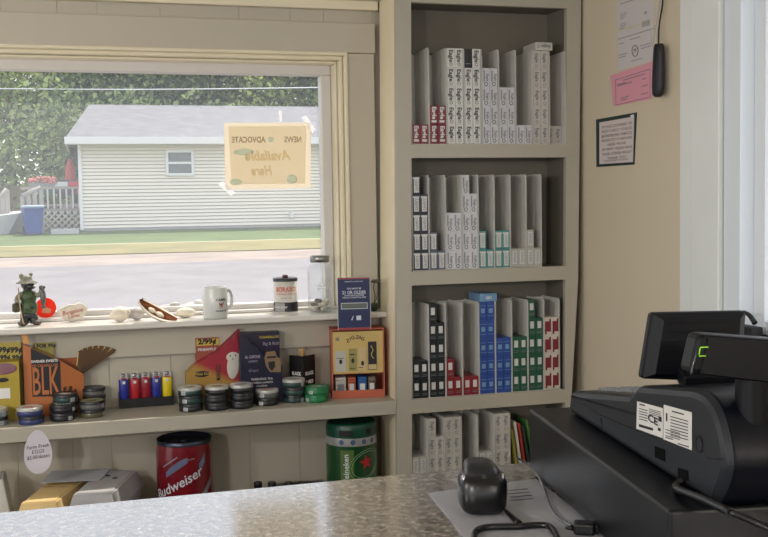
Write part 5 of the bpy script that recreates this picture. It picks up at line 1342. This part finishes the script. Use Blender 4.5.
# house
yh_ = 28.0; k_ = lambda u, v: on_y(u, v, yh_)
hx0 = k_(80.5, 200).x; hx1 = hx0 + 11.5; hz0 = k_(82, 231).z-.15; hz1 = k_(82, 144).z
house = thing('bungalow', 'white vinyl sided bungalow with grey shingle roof across the road', 'house', ((hx0+hx1)/2, yh_+4, gz(yh_)))
SID = mat('vinyl_siding', (232, 226, 214), .6, vary=.02, vscale=2)
b = MB(); hb_ = k_(82, 229.3).z; n = 24; cs = (hz1-hb_)/n
for i in range(n):
    z0_, z1_ = hb_+cs*i, hb_+cs*(i+1)
    b.hexa([(hx0, yh_, z0_+.022), (hx1, yh_, z0_+.022), (hx1, yh_+.2, z0_+.022), (hx0, yh_+.2, z0_+.022), (hx0, yh_+.03, z1_), (hx1, yh_+.03, z1_), (hx1, yh_+.2, z1_), (hx0, yh_+.2, z1_)])
b.box((hx0, yh_+.075, hb_), (hx1, yh_+8, hz1)); b.build('siding', SID, house, True)
b = MB(); b.box((hx0-.0, yh_+.02, gz(yh_)-.3), (hx1, yh_+7.9, hb_)); b.build('foundation', mat('foundation_concrete', (168, 168, 168), .9, vary=.08, vscale=2), house, True)
b = MB(); b.box((hx0-.03, yh_-.04, hb_-.02), (hx0+.055, yh_+.1, hz1)); b.build('corner_trim', mat('house_white', (226, 226, 226), .6), house, True)
# roof
ex0 = k_(66, 140).x; e0 = hz1 - .03; yE = yh_-.45
fz = on_y(66, 137.5, yE).z
rt = on_y(89, 104.5, yh_+4); 
ROOF = ramp_mat('shingles', [(.3, (92, 93, 98)), (.7, (120, 121, 126))], 3, .9, detail=9, stretch=(1, 1, 3))
b = MB(); hxe = hx1+.5
V8 = [(ex0, yE, fz), (hxe, yE, fz), (hxe, yh_+8.45, fz), (ex0, yh_+8.45, fz)]
r0, r1 = (rt.x, yh_+4, rt.z), (hxe-1, yh_+4, rt.z)
b.face([V8[0], V8[1], r1, r0]); b.face([V8[1], V8[2], r1]); b.face([V8[2], V8[3], r0, r1]); b.face([V8[3], V8[0], r0]); b.face(V8[::-1]); b.build('roof', ROOF, house, True)
b = MB(); b.box((ex0, yE-.03, fz-.16), (hxe, yE, fz+.02)); b.box((ex0-.03, yE-.03, fz-.16), (ex0, yh_+8.45, fz+.02)); b.build('fascia', MATS['house_white'], house, True)
b = MB(); b.box((ex0, yE, fz-.16), (hxe, yh_, fz-.13)); b.build('soffit', MATS['house_white'], house, True)
a_, c_ = k_(166, 176), k_(193.5, 150)
wf = MB(); ring(wf, a_.x, c_.x, a_.z, c_.z, .07, yh_-.05, yh_+.05, .01); wf.box((a_.x+.07, yh_-.045, (a_.z+c_.z)/2-.03), (c_.x-.07, yh_+.02, (a_.z+c_.z)/2+.03)); wf = wf.build('window_frame', MATS['house_white'], house, True)
b = MB(); b.box((a_.x+.07, yh_-.02, a_.z+.07), (c_.x-.07, yh_, c_.z-.07)); b.build('window_pane', mat('dark_house_glass', (96, 104, 106), .1, vary=.25, vscale=5), house, True)
b = MB(); q = k_(291.5, 215); b.box((q.x-.06, yh_-.10, q.z-.08), (q.x+.06, yh_+.03, q.z+.10), bevel=.02); b.build('outlet_cover', MATS['house_white'], house, True)
b = MB(); q = k_(47, 230); b.box((k_(52, 228).x, yh_-.9, gz(yh_-1)), (hx0-.06, yh_, gz(yh_)+.10)); o = b.build('concrete_step', mat('pale_concrete2', (186, 186, 184), .9)); tag(o, 'low concrete slab beside the corner of the white bungalow', 'slab')

# deck with railing, lattice and ramp
yd_ = yh_+.8; dk = lambda u, v, y=yd_: on_y(u, v, y)
GW = mat('weathered_wood', (160, 154, 148), .8, vary=.08, vscale=3); WL = mat('white_lattice', (206, 204, 200), .7)
deck = thing('deck', 'grey wooden deck with picket railing and white lattice skirt beside the bungalow', 'deck', (dk(60, 222).x, yd_, gz(yd_)))
xA, xB = dk(41, 210).x, hx0-.05
zF = dk(60, 208.5).z
b = MB(); b.box((xA, yd_, zF-.08), (xB, yd_+3, zF)); b.build('deck_floor', GW, deck, True)
zr = dk(60, 187.5).z
b = MB(); b.box((xA-.5, yd_-.04, zr-.04), (xB, yd_+.08, zr+.02)); b.box((xA, yd_-.02, zF+.06), (xB, yd_+.02, zF+.12)); b.build('handrail', GW, deck, True)
xx = xA
i = 0
while xx < xB:
    b = MB(); b.box((xx, yd_-.025, zF), (xx+.045, yd_+.02, zr-.04)); b.build('baluster', WL, deck, True); xx += .16
b = MB()
zg = gz(yd_)-.05
for s in (-1, 1):
    xx = xA-1
    while xx < xB+1:
        p0_, p1_ = Vector((xx, yd_-.03 - .012*s, zg)), Vector((xx + s*(zF-.08-zg), yd_-.03 - .012*s, zF-.08))
        f0, f1 = 0, 1
        def clip(p0_, p1_):
            lo, hi = 0., 1.; d = p1_.x-p0_.x
            for (bd, sg) in ((xA, 1), (xB, -1)):
                t0 = (bd-p0_.x)/d
                if d*sg > 0: lo = max(lo, t0)
                else: hi = min(hi, t0)
            return (p0_.lerp(p1_, lo), p0_.lerp(p1_, hi)) if hi-lo > .05 else None
        c_ = clip(p0_, p1_)
        if c_: b.tube([c_[0], c_[1]], .022, 4)
        xx += .17
b.build('lattice_skirt', WL, deck, True)
# ramp to the left
b = MB(); xs_ = dk(20, 214, yh_-.6).x
b.hexa([(xs_-4.5, yh_-2.6, gz(yh_-2.6)+.02), (xs_-4.5, yh_-1.4, gz(yh_)+.02), (xs_, yh_+.7, gz(yh_)), (xs_-.3, yh_-.6, gz(yh_)), (xs_-4.5, yh_-2.6, gz(yh_-2.6)+.10), (xs_-4.5, yh_-1.4, gz(yh_)+.1), (xs_+.3, yh_+.7, zF), (xs_, yh_-.6, zF-.1)])
o = b.build('wheelchair_ramp', mat('pale_ramp', (196, 196, 196), .8)); tag(o, 'pale sloping walkway leading up to the deck at the far left', 'ramp')
b = MB()
for (u0, v0, u1, v1) in ((-6, 205, 7, 189), (22, 196, 41, 187.5)):
    p0_, p1_ = on_y(u0, v0, yh_-.2), on_y(u1, v1, yh_-.2)
    b.tube([p0_, p1_], .07, 6)
    for f in (0, .33, .66, 1):
        q = p0_.lerp(p1_, f); b.box((q.x-.05, q.y-.04, gz(q.y)), (q.x+.05, q.y+.04, q.z))
o = b.build('ramp_railing', GW); tag(o, 'weathered sloping handrails on both sides of the walkway', 'railing')
# lattice fence behind
yf_ = yh_+5
b = MB(); z0_, z1_ = gz(yf_)+.1, on_y(20, 188, yf_).z
x0_, x1_ = on_y(-20, 200, yf_).x, on_y(34, 200, yf_).x
for i in range(22): xx = x0_+(x1_-x0_)*i/21; b.box((xx, yf_, z0_), (xx+.08, yf_+.02, z1_))
for i in range(9): zz = z0_+(z1_-z0_)*i/8; b.box((x0_, yf_-.03, zz), (x1_, yf_-.005, zz+.07))
for xx in (x0_, (x0_+x1_)/2, x1_): b.box((xx-.06, yf_-.02, gz(yf_)), (xx+.06, yf_+.08, z1_+.15))
o = b.build('lattice_fence', mat('fence_tan', (150, 140, 116), .8)); tag(o, 'tan square lattice fence behind the deck at far left', 'fence')
# blue bin
yb_ = yh_-1.2; a_, c_ = on_y(20.5, 231, yb_), on_y(43.5, 205, yb_)
t = thing('wheeled_bin', 'blue wheeled recycling bin with pale lid on the lawn', 'bin', ((a_.x+c_.x)/2, yb_+.3, gz(yb_)+.02), R(10))
w2_ = (c_.x-a_.x)/2*.82; h_ = c_.z - gz(yb_) - .02
BLU = mat('bin_blue', (34, 72, 150), .45)
b = MB(); b.hexa([(-w2_*.8, -.22, .04), (w2_*.8, -.22, .04), (w2_*.8, .22, .04), (-w2_*.8, .22, .04), (-w2_, -.32, h_*.9), (w2_, -.32, h_*.9), (w2_, .30, h_*.9), (-w2_, .30, h_*.9)]); b.box((-w2_*1.06, -.35, h_*.86), (w2_*1.06, .33, h_*.91), bevel=.01); b.build('bin_body', BLU, t)
b = MB(); b.box((-w2_*1.08, -.37, h_*.915), (w2_*1.08, .35, h_), bevel=.03); b.build('lid', mat('bin_lid', (170, 190, 215), .4), t)
b = MB()
for s in (-1, 1): b.lathe([(0, -.03), (.12, -.03), (.12, .03), (0, .03)], c=(s*w2_*.85, .2, .12), n=18, M=Matrix.Rotation(R(90), 4, 'Y'))
b.build('wheels', BLACKM, t)
# red closed parasol + flower planter + chair shapes on deck
q = dk(73, 190, yd_+2.2)
t = thing('closed_parasol', 'closed red parasol standing on the deck at the bungalow corner', 'parasol', (q.x-.06, yd_+2.2, zF+.001))
hp = dk(75, 158, yd_+1.2).z - zF
b = MB(); b.lathe([(0, 0), (.3, 0), (.3, .05), (.03, .08), (.025, hp), (0, hp)], n=14); b.build('pole', GW, t)
b = MB(); b.lathe([(.19, hp*.30), (.17, hp*.5), (.12, hp*.85), (.03, hp+.03), (0, hp+.03)], n=12); b.build('canopy', mat('parasol_red', (176, 76, 70), .7), t)
yq_ = yd_+.5
q = dk(43, 190, yq_)
t = thing('flower_planter', 'planter of pink flowers on the deck rail', 'planter', (q.x, yd_+.02, zr+.022))
b = MB(); b.hexa([(-.30, -.06, 0), (.30, -.06, 0), (.30, .08, 0), (-.30, .08, 0), (-.36, -.08, .10), (.36, -.08, .10), (.36, .10, .10), (-.36, .10, .10)]); b.build('trough', mat('planter_grey', (140, 140, 140), .7), t)
b = MB()
for i in range(46): b.ball((random.uniform(-.36, .36), random.uniform(-.08, .1), .10+random.uniform(0, .16)), random.uniform(.03, .055), 1, .2)
b.build('blossoms', ramp_mat('pink_blossom', [(.35, (90, 116, 70)), (.5, (206, 120, 120)), (.7, (220, 150, 140))], 14, .8), t)
q = dk(63, 190, yd_+.02)
t = thing('cooler_box', 'small red and white box on the deck rail', 'box', (q.x-.22, yd_-.02, zr+.022))
b = MB(); b.box((0, -.0, 0), (.35, .12, .13), bevel=.01); b.build('body', mat('cooler_white', (206, 206, 206), .6), t); b = MB(); b.box((.36, 0, 0), (.7, .12, .14), bevel=.02); b.build('red_panel', mat('cooler_red', (190, 70, 80), .6), t)
yc_ = yd_+1.0
for i, (u, m_, lab) in enumerate([(47, mat('chair_green', (78, 108, 96), .6), 'green garden chair behind the deck pickets'), (66, mat('chair_grey', (84, 84, 96), .6), 'dark garden chair behind the deck pickets, nearer the bungalow')]):
    q = dk(u, 200, yc_)
    t = thing('garden_chair', lab, 'chair', (q.x, yc_, zF+.001), 0, 'garden chairs on the deck')
    b = MB(); b.box((-.24, -.22, .38), (.24, .22, .42)); b.build('seat', m_, t)
    b = MB(); b.box((-.24, .2, .42), (.24, .24, .80), bevel=.015); b.build('backrest', m_, t)
    for sx_ in (-.2, .2):
        for sy_ in (-.18, .2): b = MB(); b.box((sx_-.02, sy_-.02, 0), (sx_+.02, sy_+.02, .38)); b.build('leg', m_, t)

# trees
LEAFM = []
for i, (a, c) in enumerate([((56, 76, 50), (146, 166, 108)), ((70, 92, 54), (182, 196, 120)), ((56, 78, 64), (138, 160, 122))]):
    m = mat('leaves_%s' % ['deep', 'light', 'blue_green'][i], a, .6)
    nt = m.node_tree; bs = nt.nodes['Principled BSDF']
    gi = nt.nodes.new('ShaderNodeNewGeometry'); cr = nt.nodes.new('ShaderNodeValToRGB')
    cr.color_ramp.elements[0].color = lin(a); cr.color_ramp.elements[1].color = lin(c)
    nt.links.new(gi.outputs['Random Per Island'], cr.inputs['Fac']); nt.links.new(cr.outputs['Color'], bs.inputs['Base Color'])
    tr = nt.nodes.new('ShaderNodeBsdfTranslucent'); nt.links.new(cr.outputs['Color'], tr.inputs[0])
    mx = nt.nodes.new('ShaderNodeMixShader'); mx.inputs[0].default_value = .5
    out = [n for n in nt.nodes if n.type == 'OUTPUT_MATERIAL'][0]
    nt.links.new(bs.outputs[0], mx.inputs[1]); nt.links.new(tr.outputs[0], mx.inputs[2]); nt.links.new(mx.outputs[0], out.inputs[0])
    LEAFM.append(m)
def crown_mesh(seed, nl=8500, w=4.6, h=9.5):
    rnd = random.Random(seed); V = []; Fc = []
    cl = [(rnd.uniform(-.75, .75)*w, rnd.uniform(-.6, .6)*w*.7, rnd.uniform(.12, .88)*h, rnd.uniform(.9, 1.9)) for _ in range(46)]
    for i in range(nl):
        cx_, cy_, cz_, r = rnd.choice(cl)
        d = Vector((rnd.gauss(0, 1), rnd.gauss(0, 1), rnd.gauss(0, 1))).normalized() * r * (rnd.random()**.35)
        p = Vector((cx_, cy_, cz_)) + d*Vector((1, 1, .8)).length/1.62
        s = rnd.uniform(.06, .14)
        a = Vector((rnd.gauss(0, 1), rnd.gauss(0, 1), rnd.gauss(0, 1))).normalized(); e_ = a.orthogonal().normalized(); g_ = a.cross(e_)
        k0 = len(V); V += [p + e_*s, p + g_*s*.7, p - e_*s, p - g_*s*.7]; Fc.append((k0, k0+1, k0+2, k0+3))
    me = bpy.data.meshes.new('crown'); me.from_pydata(V, [], Fc); return me
crowns = [crown_mesh(s) for s in (1, 2, 3)]
TRUNK = mat('bark', (84, 74, 64), .9, bump=.5, bscale=10)
tspots = [(-22, 44, 0, 1.15), (12, 38, 1, .85), (45, 45, 2, 1.1), (78, 41, 0, 1.0), (100, 46, 1, 1.1), (132, 42, 0, 1.0), (160, 47, 2, 1.1), (190, 43, 1, 1.0), (222, 47, 0, 1.1), (252, 43, 1, 1.05), (284, 46, 2, 1.1), (318, 43, 1, 1.05), (350, 46, 0, 1.1)]
tlab = ['tall dense green tree at the far left edge of the window', 'dark leafy tree behind the lattice fence', 'blue green tree behind the deck', 'dense tree rising left of the bungalow roof', 'bright leafy tree above the left end of the roof', 'leafy tree second from the left end of the roof ridge', 'blue green tree behind the roof above the bungalow window', 'light green tree behind the middle of the roof', 'dense tree behind the roof left of the poster', 'light green tree behind the poster', 'blue green tree behind the right part of the roof', 'light tree at the right edge of the picture window', 'dense tree farthest right behind the bungalow']
for i, ((u, y, k, s), lb) in enumerate(zip(tspots, tlab)):
    x = on_y(u, 150, y).x
    t = thing('tree', lb, 'tree', (x, y, gz(y)), random.uniform(0, 6), 'trees behind the bungalow'); t.scale = (s, s, s)
    me = crowns[i % 3].copy(); me.materials.clear(); me.materials.append(LEAFM[k])
    o = bpy.data.objects.new('crown', me); COL.objects.link(o); o.parent = t
    b = MB(); b.tube([(0, 0, -.2), (.1, 0, 2.2), (-.1, .1, 5)], [.28, .14], 10, 3); b.build('trunk', TRUNK, t)
# low hedge/shrubs behind the fence
b = MB()
me = crown_mesh(9, 9000, 9, 4.6); me.materials.append(LEAFM[0]); o = bpy.data.objects.new('shrub_row', me); COL.objects.link(o); o.location = (on_y(20, 180, 36).x, 36, gz(36)-.3); tag(o, 'mass of dark shrubs behind the deck', 'shrubs'); o['kind'] = 'stuff'
# power line
b = MB(); b.tube([on_y(-40, 88.5, 33), on_y(150, 89.5, 33), on_y(360, 87, 33)], .018, 5, 6); o = b.build('power_line', mat('wire_pale', (210, 214, 214), .5)); tag(o, 'pale overhead power line crossing in front of the trees', 'power line')

# ------------------------------------------------------------------ sub-parts belong to their parts
NEST = {'lid_label': 'lid', 'lid_print': 'lid', 'barcode_sticker': 'base', 'barcode': 'base', 'spark_wheel': 'metal_hood', 'fuel_button': 'metal_hood', 'window_pane': 'window_frame',
        'lit_digit': 'display_head', 'display_window': 'display_head', 'chrome_edge': 'display_head', 'vent_ribs': 'screen_back', 'screen_housing': 'screen_back', 'cord_grommet': 'power_cord', 'notice_field': 'notice_frame',
        'lid_knob': 'lid', 'bung': 'top_rim', 'medal_prints': 'silver_band', 'grip_slot': 'plastic_shoulder', 'picture_print': 'front_panel', 'gold_script': 'front_panel', 'gold_block': 'front_panel', 'paper_booklet_picture': 'front_panel', 'corner_badge': 'front_panel',
        'owl_eyes': 'owl_picture', 'beard_print': 'man_picture', 'eyes': 'head', 'chrome_corner': 'body', 'status_light': 'scan_head'}
for o in list(COL.objects):
    if o.parent is None or o.type != 'MESH': continue
    st = o.name.split('.')[0]
    if st in NEST:
        c = [q for q in o.parent.children if q.name.split('.')[0] == NEST[st]]
        if c: o.parent = c[0]
# ------------------------------------------------------------------ world, sun, render look
w = bpy.data.worlds.new('sky'); SC.world = w; w.use_nodes = True; nt = w.node_tree
bg = nt.nodes['Background']; sky = nt.nodes.new('ShaderNodeTexSky'); sky.sky_type = 'NISHITA'; sky.sun_disc = False; sky.sun_elevation = R(62); sky.sun_rotation = R(20); sky.air_density = 1; sky.dust_density = 3
mx = nt.nodes.new('ShaderNodeMix'); mx.data_type = 'RGBA'; mx.inputs[0].default_value = .72
nt.links.new(sky.outputs[0], mx.inputs[6]); mx.inputs[7].default_value = (3.3, 3.3, 3.35, 1)
nt.links.new(mx.outputs[2], bg.inputs['Color']); bg.inputs['Strength'].default_value = .36
sun = bpy.data.lights.new('sun', 'SUN'); sun.energy = 4.2; sun.angle = R(1.5); sun.color = (1, .93, .82)
so = bpy.data.objects.new('sun', sun); COL.objects.link(so)
el, az = R(64), R(38)     # azimuth from +y towards +x
dirv = Vector((math.sin(az)*math.cos(el), math.cos(az)*math.cos(el), math.sin(el)))
so.rotation_euler = dirv.to_track_quat('Z', 'Y').to_euler()
so.location = (0, 10, 12)
for nm, loc, sz, rot in (('window_portal', ((WX0+WX1)/2, YW+.155, 1.6), (WX1-WX0, .75), (R(-90), 0, 0)), ):
    ld = bpy.data.lights.new(nm, 'AREA'); ld.shape = 'RECTANGLE'; ld.size, ld.size_y = sz; ld.cycles.is_portal = True
    lo = bpy.data.objects.new(nm, ld); COL.objects.link(lo); lo.location = loc; lo.rotation_euler = rot
vs = SC.view_settings
vs.view_transform = 'Standard'; vs.look = 'None'; vs.gamma = 1; vs.use_curve_mapping = False; vs.exposure = 0.35
